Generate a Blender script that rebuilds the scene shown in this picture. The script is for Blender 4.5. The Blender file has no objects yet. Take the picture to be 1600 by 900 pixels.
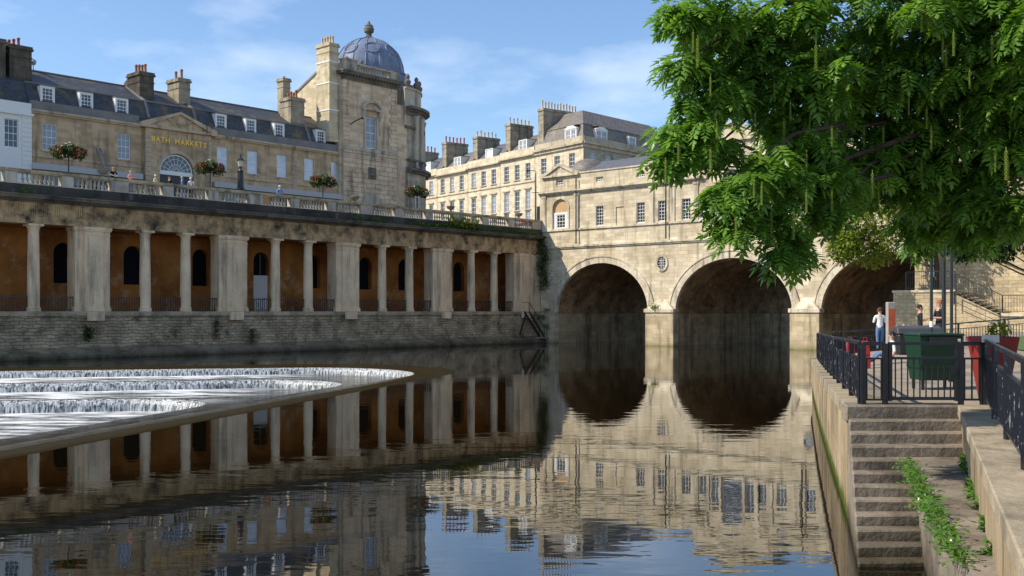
import bpy, math, random
import numpy as np
from mathutils import Vector, Matrix
random.seed(7); rng=np.random.default_rng(7)
S=bpy.context.scene; COL=S.collection
R=math.radians
# ------------------------------------------------------------------ camera, sky, sun, exposure
EYE=3.4; F=1632.0
cam=bpy.data.cameras.new('camera'); co=bpy.data.objects.new('camera',cam); COL.objects.link(co)
co.location=(0,0,EYE); co.rotation_euler=(R(90),0,0)
cam.sensor_width=36; cam.lens=36*F/1600; cam.shift_y=37/1600; cam.clip_start=.1; cam.clip_end=3000
S.camera=co
UX,UY=.741,-.672                                   # along the bridge, to the right
CX,CY=3.29,114.4                                   # corner where colonnade meets bridge
TH=math.atan2(UY,UX)
def T(x,y,z=0): return Vector((CX+x*UX-y*UY, CY+x*UY+y*UX, z))
AZ=R(36); EL=R(43)
sd=(math.cos(AZ)*np.array([-.672,-.741])-math.sin(AZ)*np.array([.741,-.672]))
SUN=Vector((sd[0]*math.cos(EL),sd[1]*math.cos(EL),math.sin(EL))).normalized()
W=bpy.data.worlds.new('World'); S.world=W; W.use_nodes=True
nt=W.node_tree; nt.nodes.clear()
def N(t,k,**kw):
    n=t.nodes.new(k)
    for a,b in kw.items(): setattr(n,a,b)
    return n
sky=N(nt,'ShaderNodeTexSky',sky_type='NISHITA'); sky.sun_disc=False
sky.sun_elevation=EL; sky.sun_rotation=math.atan2(SUN.x,SUN.y); sky.air_density=1.0; sky.dust_density=.25; sky.ozone_density=4.5
tc=N(nt,'ShaderNodeTexCoord'); mp=N(nt,'ShaderNodeMapping'); mp.inputs['Scale'].default_value=(1.2,1.2,3.2)
nz=N(nt,'ShaderNodeTexNoise'); nz.inputs['Scale'].default_value=2.3; nz.inputs['Detail'].default_value=7; nz.inputs['Roughness'].default_value=.55
rp=N(nt,'ShaderNodeValToRGB'); rp.color_ramp.elements[0].position=.50; rp.color_ramp.elements[1].position=.84
rp.color_ramp.elements[1].color=(.75,.75,.75,1)
mx=N(nt,'ShaderNodeMixRGB'); mx.inputs['Color2'].default_value=(8.0,8.3,8.8,1)
bg=N(nt,'ShaderNodeBackground'); bg.inputs['Strength'].default_value=.138
ow=N(nt,'ShaderNodeOutputWorld')
for a,b in [(tc.outputs['Generated'],mp.inputs['Vector']),(mp.outputs['Vector'],nz.inputs['Vector']),(nz.outputs['Fac'],rp.inputs['Fac']),
            (rp.outputs['Color'],mx.inputs['Fac']),(sky.outputs['Color'],mx.inputs['Color1']),(mx.outputs['Color'],bg.inputs['Color']),(bg.outputs['Background'],ow.inputs['Surface'])]:
    nt.links.new(a,b)
sl=bpy.data.lights.new('sun','SUN'); sl.energy=4.4; sl.angle=R(.5); sl.color=(1,.91,.76)
so=bpy.data.objects.new('sun',sl); COL.objects.link(so); so.rotation_euler=SUN.to_track_quat('Z','Y').to_euler()
vs=S.view_settings; vs.view_transform='Standard'; vs.look='None'; vs.exposure=.42; vs.gamma=1.0; vs.use_curve_mapping=False
S.cycles.max_bounces=8; S.cycles.transparent_max_bounces=8
S.cycles.use_denoising=True

# ------------------------------------------------------------------ materials
MATS={}
def newmat(name):
    m=bpy.data.materials.new(name); m.use_nodes=True; t=m.node_tree
    b=t.nodes['Principled BSDF']; return m,t,b
def c4(c): return (c[0],c[1],c[2],1)
def coords(t,rand=True):
    tc=N(t,'ShaderNodeTexCoord')
    if not rand: return tc.outputs['Object']
    oi=N(t,'ShaderNodeObjectInfo'); ml=N(t,'ShaderNodeMath',operation='MULTIPLY'); ml.inputs[1].default_value=37.0
    t.links.new(oi.outputs['Random'],ml.inputs[0])
    ad=N(t,'ShaderNodeVectorMath',operation='ADD'); t.links.new(tc.outputs['Object'],ad.inputs[0]); t.links.new(ml.outputs[0],ad.inputs[1])
    return ad.outputs[0]
def ramp(t,src,p0,p1):
    r=N(t,'ShaderNodeMapRange'); r.inputs['From Min'].default_value=p0; r.inputs['From Max'].default_value=p1; r.clamp=True
    t.links.new(src,r.inputs['Value']); return r.outputs[0]
def noise(t,vec,scale,detail=5,stretch=None,rough=.6):
    if stretch:
        m=N(t,'ShaderNodeMapping'); m.inputs['Scale'].default_value=stretch; t.links.new(vec,m.inputs['Vector']); vec=m.outputs[0]
    n=N(t,'ShaderNodeTexNoise'); n.inputs['Scale'].default_value=scale; n.inputs['Detail'].default_value=detail; n.inputs['Roughness'].default_value=rough
    t.links.new(vec,n.inputs['Vector']); return n.outputs['Fac']
def mixc(t,fac,a,b,mode='MIX'):
    m=N(t,'ShaderNodeMixRGB',blend_type=mode)
    for s,v in ((0,fac),(1,a),(2,b)):
        if isinstance(v,(int,float)): m.inputs[s].default_value=v
        elif isinstance(v,tuple): m.inputs[s].default_value=c4(v)
        else: t.links.new(v,m.inputs[s])
    return m.outputs[0]
def stone(name,c1,c2,dark=None,stain=.5,streak=True,brick=None,bump=.25,rough=.85,nscale=.6,moss=None,rand=False,joint=.6,wob=0):
    """weathered stone: blotches, vertical run-off stains, optional coursed joints"""
    if name in MATS: return MATS[name]
    m,t,b=newmat(name); v=coords(t,rand)
    col=mixc(t,ramp(t,noise(t,v,nscale,6),.35,.65),c1,c2)
    fine=noise(t,v,9,4); col=mixc(t,.35,col,mixc(t,fine,(.45,.45,.45),(1.25,1.25,1.25)),'MULTIPLY')
    h=fine
    if brick:
        bw,bh,ms=brick
        sp=N(t,'ShaderNodeSeparateXYZ'); t.links.new(v,sp.inputs[0])
        ad=N(t,'ShaderNodeMath',operation='ADD'); t.links.new(sp.outputs[0],ad.inputs[0]); t.links.new(sp.outputs[1],ad.inputs[1])
        cb=N(t,'ShaderNodeCombineXYZ'); t.links.new(ad.outputs[0],cb.inputs[0]); t.links.new(sp.outputs[2],cb.inputs[1])
        bt=N(t,'ShaderNodeTexBrick'); bt.inputs['Scale'].default_value=1; bt.inputs['Brick Width'].default_value=bw; bt.inputs['Row Height'].default_value=bh
        bt.inputs['Mortar Size'].default_value=ms; bt.inputs['Mortar Smooth'].default_value=.4; bt.inputs['Bias'].default_value=0
        bt.inputs['Color1'].default_value=(1.12,1.1,1.06,1); bt.inputs['Color2'].default_value=(.74,.72,.68,1); bt.inputs['Mortar'].default_value=(joint,joint,joint,1)
        if wob:
            wn=N(t,'ShaderNodeTexNoise'); wn.inputs['Scale'].default_value=1.6; wn.inputs['Detail'].default_value=3; t.links.new(v,wn.inputs['Vector'])
            wm=N(t,'ShaderNodeVectorMath',operation='MULTIPLY_ADD'); wm.inputs[1].default_value=(wob*1.6,wob,0); t.links.new(wn.outputs['Color'],wm.inputs[0]); t.links.new(cb.outputs[0],wm.inputs[2]); t.links.new(wm.outputs[0],bt.inputs['Vector'])
        else: t.links.new(cb.outputs[0],bt.inputs['Vector'])
        col=mixc(t,.8,col,bt.outputs['Color'],'MULTIPLY')
        hm=N(t,'ShaderNodeMath',operation='SUBTRACT'); t.links.new(fine,hm.inputs[0]); t.links.new(bt.outputs['Fac'],hm.inputs[1]); h=hm.outputs[0]
    if dark:
        if streak: s=noise(t,v,1.0,6,(1.3,1.3,.16),.65)
        else: s=noise(t,v,.8,7,None,.7)
        col=mixc(t,ramp(t,s,.60-.2*stain,.82-.2*stain),col,dark)
    if moss:
        sp=N(t,'ShaderNodeSeparateXYZ'); t.links.new(v,sp.inputs[0])
        zn=N(t,'ShaderNodeMath',operation='ADD'); t.links.new(sp.outputs[2],zn.inputs[0])
        ns=N(t,'ShaderNodeMath',operation='MULTIPLY'); ns.inputs[1].default_value=.5; t.links.new(noise(t,v,3,4),ns.inputs[0]); t.links.new(ns.outputs[0],zn.inputs[1])
        col=mixc(t,ramp(t,zn.outputs[0],moss[1],moss[0]),col,moss[2])
    t.links.new(col,b.inputs['Base Color']); b.inputs['Roughness'].default_value=rough; b.inputs['IOR'].default_value=1.125
    bp=N(t,'ShaderNodeBump'); bp.inputs['Strength'].default_value=bump; bp.inputs['Distance'].default_value=.05
    t.links.new(h,bp.inputs['Height']); t.links.new(bp.outputs[0],b.inputs['Normal'])
    MATS[name]=m; return m
def plain(name,c,rough=.5,metal=0,var=.25,nscale=6,bump=0,spec=.4,trans=0):
    if name in MATS: return MATS[name]
    m,t,b=newmat(name); v=coords(t,True)
    n=noise(t,v,nscale,4)
    col=mixc(t,n,tuple(x*(1-var) for x in c),tuple(min(1,x*(1+var)) for x in c))
    t.links.new(col,b.inputs['Base Color']); b.inputs['Roughness'].default_value=rough; b.inputs['Metallic'].default_value=metal; b.inputs['Specular IOR Level'].default_value=spec
    if bump:
        bp=N(t,'ShaderNodeBump'); bp.inputs['Strength'].default_value=bump; bp.inputs['Distance'].default_value=.02; t.links.new(n,bp.inputs['Height']); t.links.new(bp.outputs[0],b.inputs['Normal'])
    MATS[name]=m; return m
def leafmat(name,ca,cb,trans=.3,rough=.38):
    if name in MATS: return MATS[name]
    m,t,b=newmat(name)
    g=N(t,'ShaderNodeNewGeometry'); cl_=noise(t,g.outputs['Position'],1.3,3); am=N(t,'ShaderNodeMath',operation='MULTIPLY_ADD'); am.inputs[1].default_value=.45; t.links.new(g.outputs['Random Per Island'],am.inputs[0]); mr=ramp(t,cl_,.30,.72); sm_=N(t,'ShaderNodeMath',operation='MULTIPLY'); sm_.inputs[1].default_value=.7; t.links.new(mr,sm_.inputs[0]); t.links.new(sm_.outputs[0],am.inputs[2]); col=mixc(t,am.outputs[0],ca,cb)
    t.links.new(col,b.inputs['Base Color']); b.inputs['Roughness'].default_value=rough; b.inputs['Specular IOR Level'].default_value=.4
    tr=N(t,'ShaderNodeBsdfTranslucent'); c2=mixc(t,1.0,col,(1.6,1.7,.5),'MULTIPLY'); t.links.new(c2,tr.inputs['Color'])
    ms=N(t,'ShaderNodeMixShader'); ms.inputs[0].default_value=trans
    o=t.nodes['Material Output']; t.links.new(b.outputs[0],ms.inputs[1]); t.links.new(tr.outputs[0],ms.inputs[2]); t.links.new(ms.outputs[0],o.inputs['Surface'])
    MATS[name]=m; return m
def slate(name,c1,c2,lichen=None,row=.28):
    if name in MATS: return MATS[name]
    m,t,b=newmat(name); v=coords(t,False)
    sp=N(t,'ShaderNodeSeparateXYZ'); t.links.new(v,sp.inputs[0])
    ad=N(t,'ShaderNodeMath',operation='ADD'); t.links.new(sp.outputs[1],ad.inputs[0]); t.links.new(sp.outputs[2],ad.inputs[1])
    cb=N(t,'ShaderNodeCombineXYZ'); t.links.new(sp.outputs[0],cb.inputs[0]); t.links.new(ad.outputs[0],cb.inputs[1])
    bt=N(t,'ShaderNodeTexBrick'); bt.inputs['Scale'].default_value=1; bt.inputs['Brick Width'].default_value=.34; bt.inputs['Row Height'].default_value=row; bt.inputs['Mortar Size'].default_value=.012
    bt.inputs['Color1'].default_value=c4(c1); bt.inputs['Color2'].default_value=c4(c2); bt.inputs['Mortar'].default_value=(.012,.012,.013,1); t.links.new(cb.outputs[0],bt.inputs['Vector'])
    col=mixc(t,.5,bt.outputs['Color'],mixc(t,noise(t,v,.9,5),(.4,.4,.4),(1.5,1.5,1.5)),'MULTIPLY')
    if lichen: col=mixc(t,ramp(t,noise(t,v,.55,7,None,.7),.53,.68),col,lichen)
    t.links.new(col,b.inputs['Base Color']); b.inputs['Roughness'].default_value=.55
    bp=N(t,'ShaderNodeBump'); bp.inputs['Strength'].default_value=.5; bp.inputs['Distance'].default_value=.03; t.links.new(bt.outputs['Fac'],bp.inputs['Height']); bp.invert=True; t.links.new(bp.outputs[0],b.inputs['Normal'])
    MATS[name]=m; return m
GREY=(.07,.065,.06)
M_bridge=stone('bridge_stone',(.74,.66,.51),(.54,.45,.31),(.17,.135,.095),.32,True,(1.1,.36,.012),.4,joint=.58)
M_bridge2=stone('bridge_trim_stone',(.74,.66,.51),(.48,.40,.29),(.11,.09,.065),.5,True,None,.25)
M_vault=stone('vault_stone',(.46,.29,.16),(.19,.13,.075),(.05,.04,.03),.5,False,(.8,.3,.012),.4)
M_pier=stone('pier_stone',(.60,.50,.34),(.46,.38,.26),(.16,.14,.09),.3,True,(1.2,.42,.01),.3,moss=(.0,.75,(.10,.11,.02)))
M_col=stone('column_stone',(.85,.66,.44),(.66,.49,.32),(.16,.135,.11),.42,True,None,.2,rand=True)
M_entab=stone('entablature_stone',(.62,.43,.23),(.42,.29,.16),(.05,.042,.036),.78,False,None,.35)
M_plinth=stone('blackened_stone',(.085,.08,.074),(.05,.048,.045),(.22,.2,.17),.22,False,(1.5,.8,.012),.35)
M_rail=stone('balustrade_stone',(.62,.56,.45),(.38,.33,.27),(.07,.063,.055),.5,True,None,.25,rand=True)
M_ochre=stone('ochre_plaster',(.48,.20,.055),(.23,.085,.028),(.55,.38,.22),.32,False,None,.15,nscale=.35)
M_rubble=stone('rubble_stone',(.58,.47,.32),(.30,.24,.165),(.06,.052,.042),.5,False,(.62,.24,.022),.9,joint=.32,moss=(.3,1.1,(.05,.045,.03)),wob=.34)
M_market=stone('market_stone',(.62,.46,.30),(.44,.33,.21),(.11,.09,.07),.42,True,(1.0,.34,.006),.2,joint=.8)
M_markettrim=stone('market_trim_stone',(.58,.46,.32),(.45,.36,.26),(.11,.10,.09),.4,True,None,.2)
M_lead=stone('lead_sheet',(.24,.235,.23),(.17,.165,.16),(.22,.21,.19),.3,True,None,.1,rough=.6)
M_gallery=stone('gallery_stone',(.74,.59,.43),(.56,.44,.32),(.11,.095,.08),.42,True,(1.1,.42,.006),.2,joint=.8)
M_gable=stone('gable_stone',(.66,.57,.41),(.52,.44,.30),(.2,.17,.12),.3,True,(.8,.3,.006),.3,joint=.85)
M_gtrim=stone('gallery_trim_stone',(.55,.49,.39),(.42,.37,.30),(.06,.055,.05),.5,True,None,.25)
M_bow=stone('bow_sooty_stone',(.50,.44,.35),(.36,.32,.26),(.09,.08,.07),.5,True,(1.1,.45,.006),.25,joint=.75)
M_gdark=stone('sooty_stone',(.22,.2,.17),(.14,.125,.11),(.05,.045,.04),.5,False,None,.3)
M_row=stone('terrace_stone',(.72,.64,.49),(.60,.52,.39),(.25,.2,.13),.22,True,(.9,.33,.006),.15,joint=.85)
M_rowtrim=stone('terrace_trim_stone',(.55,.48,.35),(.42,.36,.27),(.13,.12,.10),.4,True,None,.2)
M_chim=stone('chimney_stone',(.42,.37,.28),(.28,.25,.20),(.06,.055,.05),.48,True,(.8,.35,.01),.3,joint=.75)
M_chimd=stone('soot_black_chimney_stone',(.16,.14,.115),(.08,.07,.06),(.04,.035,.03),.45,True,(.8,.35,.01),.3)
M_white=plain('white_stucco',(.72,.72,.70),.7,var=.08)
M_paint=plain('white_window_paint',(.76,.76,.74),.45,var=.06)
M_slate=slate('dark_slate',(.04,.046,.056),(.075,.08,.09),(.17,.12,.045))
M_slate2=slate('grey_slate',(.15,.13,.115),(.22,.19,.16),(.26,.21,.12))
M_slate3=slate('blue_grey_slate',(.10,.105,.12),(.15,.15,.165),None)
M_iron=plain('black_iron',(.014,.015,.018),.4,.0,.4,8,spec=.5)
M_terra=plain('terracotta_pot',(.33,.13,.07),.8,var=.3); M_buff=plain('buff_pot',(.5,.4,.28),.8,var=.2); M_redpot=plain('red_pot',(.36,.07,.05),.7,var=.2)
def paintchip():
    m,t,b=newmat('chipped_navy_paint'); v=coords(t,False)
    col=mixc(t,ramp(t,noise(t,v,14,6,(1,1,.35),.7),.60,.66),(.009,.011,.018),(.36,.36,.37))
    t.links.new(col,b.inputs['Base Color']); b.inputs['Roughness'].default_value=.35; return m
M_chip=paintchip()
def glass(name,c,rough=.06):
    m,t,b=newmat(name); v=coords(t,True)
    n=noise(t,v,1.2,2); col=mixc(t,n,tuple(x*.6 for x in c),tuple(x*1.3 for x in c)); t.links.new(col,b.inputs['Base Color'])
    b.inputs['Roughness'].default_value=rough; b.inputs['Specular IOR Level'].default_value=.8
    bp=N(t,'ShaderNodeBump'); bp.inputs['Strength'].default_value=.05; t.links.new(noise(t,v,2.0,2),bp.inputs['Height']); t.links.new(bp.outputs[0],b.inputs['Normal'])
    return m
M_gd=glass('dark_window_glass',(.03,.033,.04)); M_gl=glass('window_glass_with_blind_and_sky_tint',(.56,.62,.70),.2); M_gm=glass('window_glass_over_grey_blind',(.22,.24,.28),.12)  # pale panes: white blind plus blue-white sky reflection put into the colour

# ------------------------------------------------------------------ mesh builder
class MB:
    def __init__(s): s.v=[]; s.f=[]; s.k=[]
    def add(s,vs,fs):
        s.k.append((len(s.v),len(s.f))); o=len(s.v); s.v+= [tuple(p) for p in vs]; s.f+= [tuple(i+o for i in f) for f in fs]; return s
    def box(s,x0,x1,y0,y1,z0,z1):
        return s.add([(x0,y0,z0),(x1,y0,z0),(x1,y1,z0),(x0,y1,z0),(x0,y0,z1),(x1,y0,z1),(x1,y1,z1),(x0,y1,z1)],
                     [(0,3,2,1),(4,5,6,7),(0,1,5,4),(1,2,6,5),(2,3,7,6),(3,0,4,7)])
    def hull(s,lo,hi):
        n=len(lo); return s.add(list(lo)+list(hi),[tuple(range(n))[::-1],tuple(range(n,2*n))]+[(i,(i+1)%n,n+(i+1)%n,n+i) for i in range(n)])
    def prism(s,poly,y0,y1): return s.hull([(x,y0,z) for x,z in poly],[(x,y1,z) for x,z in poly])      # outline in x,z
    def prismx(s,poly,x0,x1): return s.hull([(x0,y,z) for y,z in poly],[(x1,y,z) for y,z in poly])     # outline in y,z
    def prismz(s,poly,z0,z1): return s.hull([(x,y,z0) for x,y in poly],[(x,y,z1) for x,y in poly])
    def lathe(s,prof,cx=0,cy=0,n=12,a0=0,a1=None,z0=0):
        full=a1 is None; a1=a0+2*math.pi if full else a1; m=n if full else n+1
        vs=[];fs=[]
        for r,z in prof:
            for i in range(m):
                a=a0+(a1-a0)*i/n; vs.append((cx+r*math.cos(a),cy+r*math.sin(a),z+z0))
        for j in range(len(prof)-1):
            for i in range(n):
                k=(i+1)%m; fs.append((j*m+i,j*m+k,(j+1)*m+k,(j+1)*m+i))
        if full: fs.append(tuple(range(m))[::-1]); fs.append(tuple((len(prof)-1)*m+i for i in range(m)))
        return s.add(vs,fs)
    def tube(s,pts,r,n=6):
        pts=[Vector(p) for p in pts]; rs=r if isinstance(r,(list,tuple)) else [r]*len(pts); vs=[];fs=[]
        for i,p in enumerate(pts):
            d=(pts[min(i+1,len(pts)-1)]-pts[max(i-1,0)]).normalized()
            a=d.cross(Vector((0,0,1)) if abs(d.z)<.9 else Vector((1,0,0))).normalized(); b=d.cross(a)
            for k in range(n):
                t=2*math.pi*k/n; vs.append(p+a*rs[i]*math.cos(t)+b*rs[i]*math.sin(t))
        for i in range(len(pts)-1):
            for k in range(n): fs.append((i*n+k,i*n+(k+1)%n,(i+1)*n+(k+1)%n,(i+1)*n+k))
        fs.append(tuple(range(n))[::-1]); fs.append(tuple((len(pts)-1)*n+k for k in range(n)))
        return s.add(vs,fs)
    def bar(s,p,q,w,d=None):
        d=d or w; p=Vector(p);q=Vector(q); t=(q-p).normalized(); a=t.cross(Vector((0,0,1)) if abs(t.z)<.9 else Vector((1,0,0))).normalized(); b=t.cross(a)
        o=[a*w/2+b*d/2,-a*w/2+b*d/2,-a*w/2-b*d/2,a*w/2-b*d/2]
        return s.hull([p+x for x in o],[q+x for x in o])
    def mesh(s,name,mat,smooth=False):
        me=bpy.data.meshes.new(name); me.from_pydata(s.v,[],s.f); me.update()
        if mat: me.materials.append(mat)
        if smooth: me.polygons.foreach_set('use_smooth',[True]*len(me.polygons)); me.set_sharp_from_angle(angle=R(40))
        return me
    def pieces(s,name,mat,parent=None,bevel=0,smooth=False):
        k=s.k+[(len(s.v),len(s.f))]
        for (v0,f0),(v1,f1) in zip(k[:-1],k[1:]):
            m=MB(); m.v=s.v[v0:v1]; m.f=[tuple(i-v0 for i in f) for f in s.f[f0:f1]]; m.build(name,mat,parent,None,smooth,bevel)
    def build(s,name,mat,parent=None,loc=None,smooth=False,bevel=0):
        o=bpy.data.objects.new(name,s.mesh(name,mat,smooth)); COL.objects.link(o)
        if parent: o.parent=parent
        if loc is not None: o.location=loc
        if bevel:
            bm=o.modifiers.new('bevel','BEVEL'); bm.width=bevel; bm.segments=1; bm.limit_method='ANGLE'
        return o
def inst(me,name,parent,loc,rz=0,scale=None):
    o=bpy.data.objects.new(name,me); COL.objects.link(o); o.parent=parent; o.location=loc; o.rotation_euler=(0,0,rz)
    if scale: o.scale=scale
    return o
def tag(o,label=None,cat=None,group=None,kind=None):
    if label: o['label']=label
    if cat: o['category']=cat
    if group: o['group']=group
    if kind: o['kind']=kind
    return o
def thing(name,label,cat,loc,rz=0,group=None):
    o=bpy.data.objects.new(name,None); COL.objects.link(o); o.location=loc; o.rotation_euler=(0,0,rz); o.empty_display_size=.3
    return tag(o,label,cat,group)
def struct(o): o['kind']='structure'; return o

def facade(mb,x0,x1,z0,z1,holes,y=0,dep=.25):
    """front wall facing -y with real openings (xa,xb,za,zb,arched) and reveals"""
    xs=sorted({x0,x1}|{h[0] for h in holes}|{h[1] for h in holes}); zs=sorted({z0,z1}|{h[2] for h in holes}|{h[3] for h in holes})
    xs=[x for x in xs if x0<=x<=x1]; zs=[z for z in zs if z0<=z<=z1]
    for i in range(len(xs)-1):
        for j in range(len(zs)-1):
            cx,cz=(xs[i]+xs[i+1])/2,(zs[j]+zs[j+1])/2
            if any(h[0]<cx<h[1] and h[2]<cz<h[3] for h in holes): continue
            mb.add([(xs[i],y,zs[j]),(xs[i+1],y,zs[j]),(xs[i+1],y,zs[j+1]),(xs[i],y,zs[j+1])],[(0,1,2,3)])
    for h in holes:
        xa,xb,za,zb=h[:4]; ar=len(h)>4 and h[4]
        if not ar: path=[(xa,za),(xb,za),(xb,zb),(xa,zb)]
        else:
            c=(xa+xb)/2; r=(xb-xa)/2; zc=zb-r
            arc=[(c+r*math.cos(math.pi*k/16),zc+r*math.sin(math.pi*k/16)) for k in range(17)]
            path=[(xa,za),(xb,za)]+arc
            for k in range(8): mb.add([(arc[k][0],y,arc[k][1]),(xb,y,zb),(arc[k+1][0],y,arc[k+1][1])],[(0,1,2)])
            for k in range(8,16): mb.add([(arc[k][0],y,arc[k][1]),(xa,y,zb),(arc[k+1][0],y,arc[k+1][1])],[(0,1,2)])
        n=len(path)
        for k in range(n):
            p,q=path[k],path[(k+1)%n]; mb.add([(p[0],y,p[1]),(q[0],y,q[1]),(q[0],y+dep,q[1]),(p[0],y+dep,p[1])],[(3,2,1,0)])
    return mb
WC={}
def window(parent,cx,zb,w,h,y,cols,rows,gl,arched=False,fan=False,bar=.035,fr=.07,name='window'):
    """sash window: painted frame with glazing bars, pane behind; origin at sill centre"""
    key=(round(w,2),round(h,2),cols,rows,arched,fan,bar,fr)
    if key not in WC:
        f=MB(); p=MB()
        if not arched:
            f.box(-w/2,-w/2+fr,0,.07,0,h); f.box(w/2-fr,w/2,0,.07,0,h); f.box(-w/2+fr,w/2-fr,.003,.067,0,fr*1.2); f.box(-w/2+fr,w/2-fr,.003,.067,h-fr,h)
            for i in range(1,cols): x=-w/2+w*i/cols; f.box(x-bar/2,x+bar/2,.02,.06,fr,h-fr)
            for j in range(1,rows):
                zz=h*j/rows; b2=bar*1.6 if j==rows//2 else bar; f.box(-w/2+fr,w/2-fr,.022,.058,zz-b2/2,zz+b2/2)
            p.box(-w/2+.02,w/2-.02,.045,.055,.02,h-.02)
        else:
            r=w/2; zc=h-r
            ring=lambda a,rr:(rr*math.cos(a),zc+rr*math.sin(a))
            for k in range(16):
                a,b2=math.pi*k/16,math.pi*(k+1)/16
                f.prism([ring(a,r),ring(b2,r),ring(b2,r-fr),ring(a,r-fr)],0,.07)
            if zc>.05: f.box(-r,-r+fr,0,.07,0,zc); f.box(r-fr,r,0,.07,0,zc)
            f.box(-r+fr,r-fr,.003,.067,0,fr)
            if fan:
                f.box(-r+fr,r-fr,.01,.06,max(zc-bar,fr),zc+bar)
                for k in range(1,cols): a=math.pi*k/cols; f.bar((.2*r*math.cos(a),.04,zc+.2*r*math.sin(a)),((r-.03)*math.cos(a),.04,zc+(r-.03)*math.sin(a)),bar,.04)
                for rr in (.2*r,.45*r,.74*r):
                    pts=[ring(math.pi*k/12,rr) for k in range(13)]
                    for k in range(12): f.bar((pts[k][0],.041,pts[k][1]),(pts[k+1][0],.041,pts[k+1][1]),bar,.03)
            else:
                for i in range(1,cols): x=-r+w*i/cols; f.box(x-bar/2,x+bar/2,.02,.06,fr,zc+math.sqrt(max(r*r-x*x,0))-.03)
            for j in range(1,rows):
                zz=zc*j/rows
                if zz<zc+.01: f.box(-r+fr,r-fr,.022,.058,zz-bar/2,zz+bar/2)
            p.prism([(-r+.02,.02),(r-.02,.02)]+[ring(math.pi*k/16,r-.02) for k in range(17)],.045,.055)
        WC[key]=(f.mesh('window',M_paint),p)
    me,p=WC[key]
    o=inst(me,name,parent,(cx,y,zb))
    k2=key+(gl.name,)
    if k2 not in WC: WC[k2]=p.mesh('pane',gl)
    inst(WC[k2],'pane',o,(0,0,0)); return o
POT={}
def chimney(parent,x0,x1,y0,y1,z0,z1,npots,mat,potmat,ph=.8,capo=.12,name='chimney',double=False):
    m=MB(); m.box(x0,x1,y0,y1,z0,z1-.35); m.box(x0-capo,x1+capo,y0-capo,y1+capo,z1-.35,z1-.18); m.box(x0-capo*.5,x1+capo*.5,y0-capo*.5,y1+capo*.5,z1-.18,z1)
    m.box(x0-.05,x1+.05,y0-.05,y1+.05,z1-1.0,z1-.9)
    c=m.build(name,mat,parent)
    k=(potmat.name,round(ph,2))
    if k not in POT: POT[k]=MB().lathe([(.15,0),(.17,.06),(.13,.12),(.115,ph*.75),(.15,ph*.82),(.15,ph*.9),(.12,ph)],n=8).mesh('pot',potmat,True)
    lx,ly=x1-x0,y1-y0
    for i in range(npots):
        t=(i+.5)/npots
        p=(x0+lx*t,(y0+y1)/2,z1) if lx>=ly else ((x0+x1)/2,y0+ly*t,z1)
        inst(POT[k],'chimney_pot',c,p,0,(1,1,random.uniform(.85,1.15)))
    return c
def dormer(parent,cx,zb,w,h,y,dep,cols,rows,gl,roofmat,ped=False,pair=False):
    m=MB(); t=.14
    m.box(cx-w/2-t,cx-w/2,y,y+dep,zb-.1,zb+h+t); m.box(cx+w/2,cx+w/2+t,y,y+dep,zb-.1,zb+h+t); m.box(cx-w/2,cx+w/2,y+.002,y+dep,zb+h,zb+h+t-.002); m.box(cx-w/2,cx+w/2,y-.04,y+dep,zb-.14,zb-.002)
    if ped: m.prism([(cx-w/2-t-.1,zb+h+t+.002),(cx+w/2+t+.1,zb+h+t+.002),(cx+w*.25,zb+h+t+.42),(cx-w*.25,zb+h+t+.42)],y-.08,y+dep)
    d=m.build('dormer',M_paint,parent)
    MB().box(cx-w/2-t-.05,cx+w/2+t+.05,y-.05,y+dep+.6,zb+h+t+(.44 if ped else .004),zb+h+t+(.5 if ped else .07)).build('dormer_roof',roofmat,d)
    if pair:
        for s in (-1,1): window(d,cx+s*w/4,zb,w/2-.1,h,y+.05,cols,rows,gl)
        MB().box(cx-.05,cx+.05,y+.03,y+.14,zb,zb+h).build('mullion',M_paint,d)
    else: window(d,cx,zb,w,h,y+.05,cols,rows,gl)
    return d
def arc_pts(cx,cz,a,b,n=24,t0=0,t1=math.pi): return [(cx+a*math.cos(t0+(t1-t0)*i/n),cz+b*math.sin(t0+(t1-t0)*i/n)) for i in range(n+1)]
def at(px,py,D): return Vector(((px-800)/F*D,D,EYE+(487-py)*D/F))

# ------------------------------------------------------------------ water and weir
def fillet(v,b,n,Rr,lb,ln,nb=60,na=24,nn=60):
    """polyline far end of back arm -> rounded apex -> near end"""
    v=np.array(v,float); b=np.array(b,float)/np.hypot(*b); n=np.array(n,float)/np.hypot(*n)
    half=math.acos(b@n)/2; tl=Rr/math.tan(half); bis=(b+n)/np.hypot(*(b+n)); c=v+bis*Rr/math.sin(half)
    p0=v+b*tl; p1=v+n*tl; a0=math.atan2(*(p0-c)[::-1]); a1=math.atan2(*(p1-c)[::-1])
    da=(a1-a0+math.pi)%(2*math.pi)-math.pi
    pts=[v+b*(lb+(tl-lb)*i/nb) for i in range(nb)]+[c+Rr*np.array([math.cos(a0+da*i/na),math.sin(a0+da*i/na)]) for i in range(na)]+[p1+n*(ln-tl)*i/nn for i in range(nn+1)]
    return np.array(pts)
def resample(P,step):
    d=np.r_[0,np.cumsum(np.hypot(*np.diff(P,axis=0).T))]; n=int(d[-1]/step); s=np.linspace(0,d[-1],n)
    return np.c_[np.interp(s,d,P[:,0]),np.interp(s,d,P[:,1])]
def normals(P):
    t=np.gradient(P,axis=0); t/=np.hypot(*t.T)[:,None]; return np.c_[t[:,1],-t[:,0]]     # towards the inside of the horseshoe
V0=fillet((-2.9,67.9),(-21.8,-5),(-.255,-1),7.0,75,95)
V1=fillet((-7.2,63.0),(-15.8,-4.3),(-.255,-1),5.0,70,88)
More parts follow.
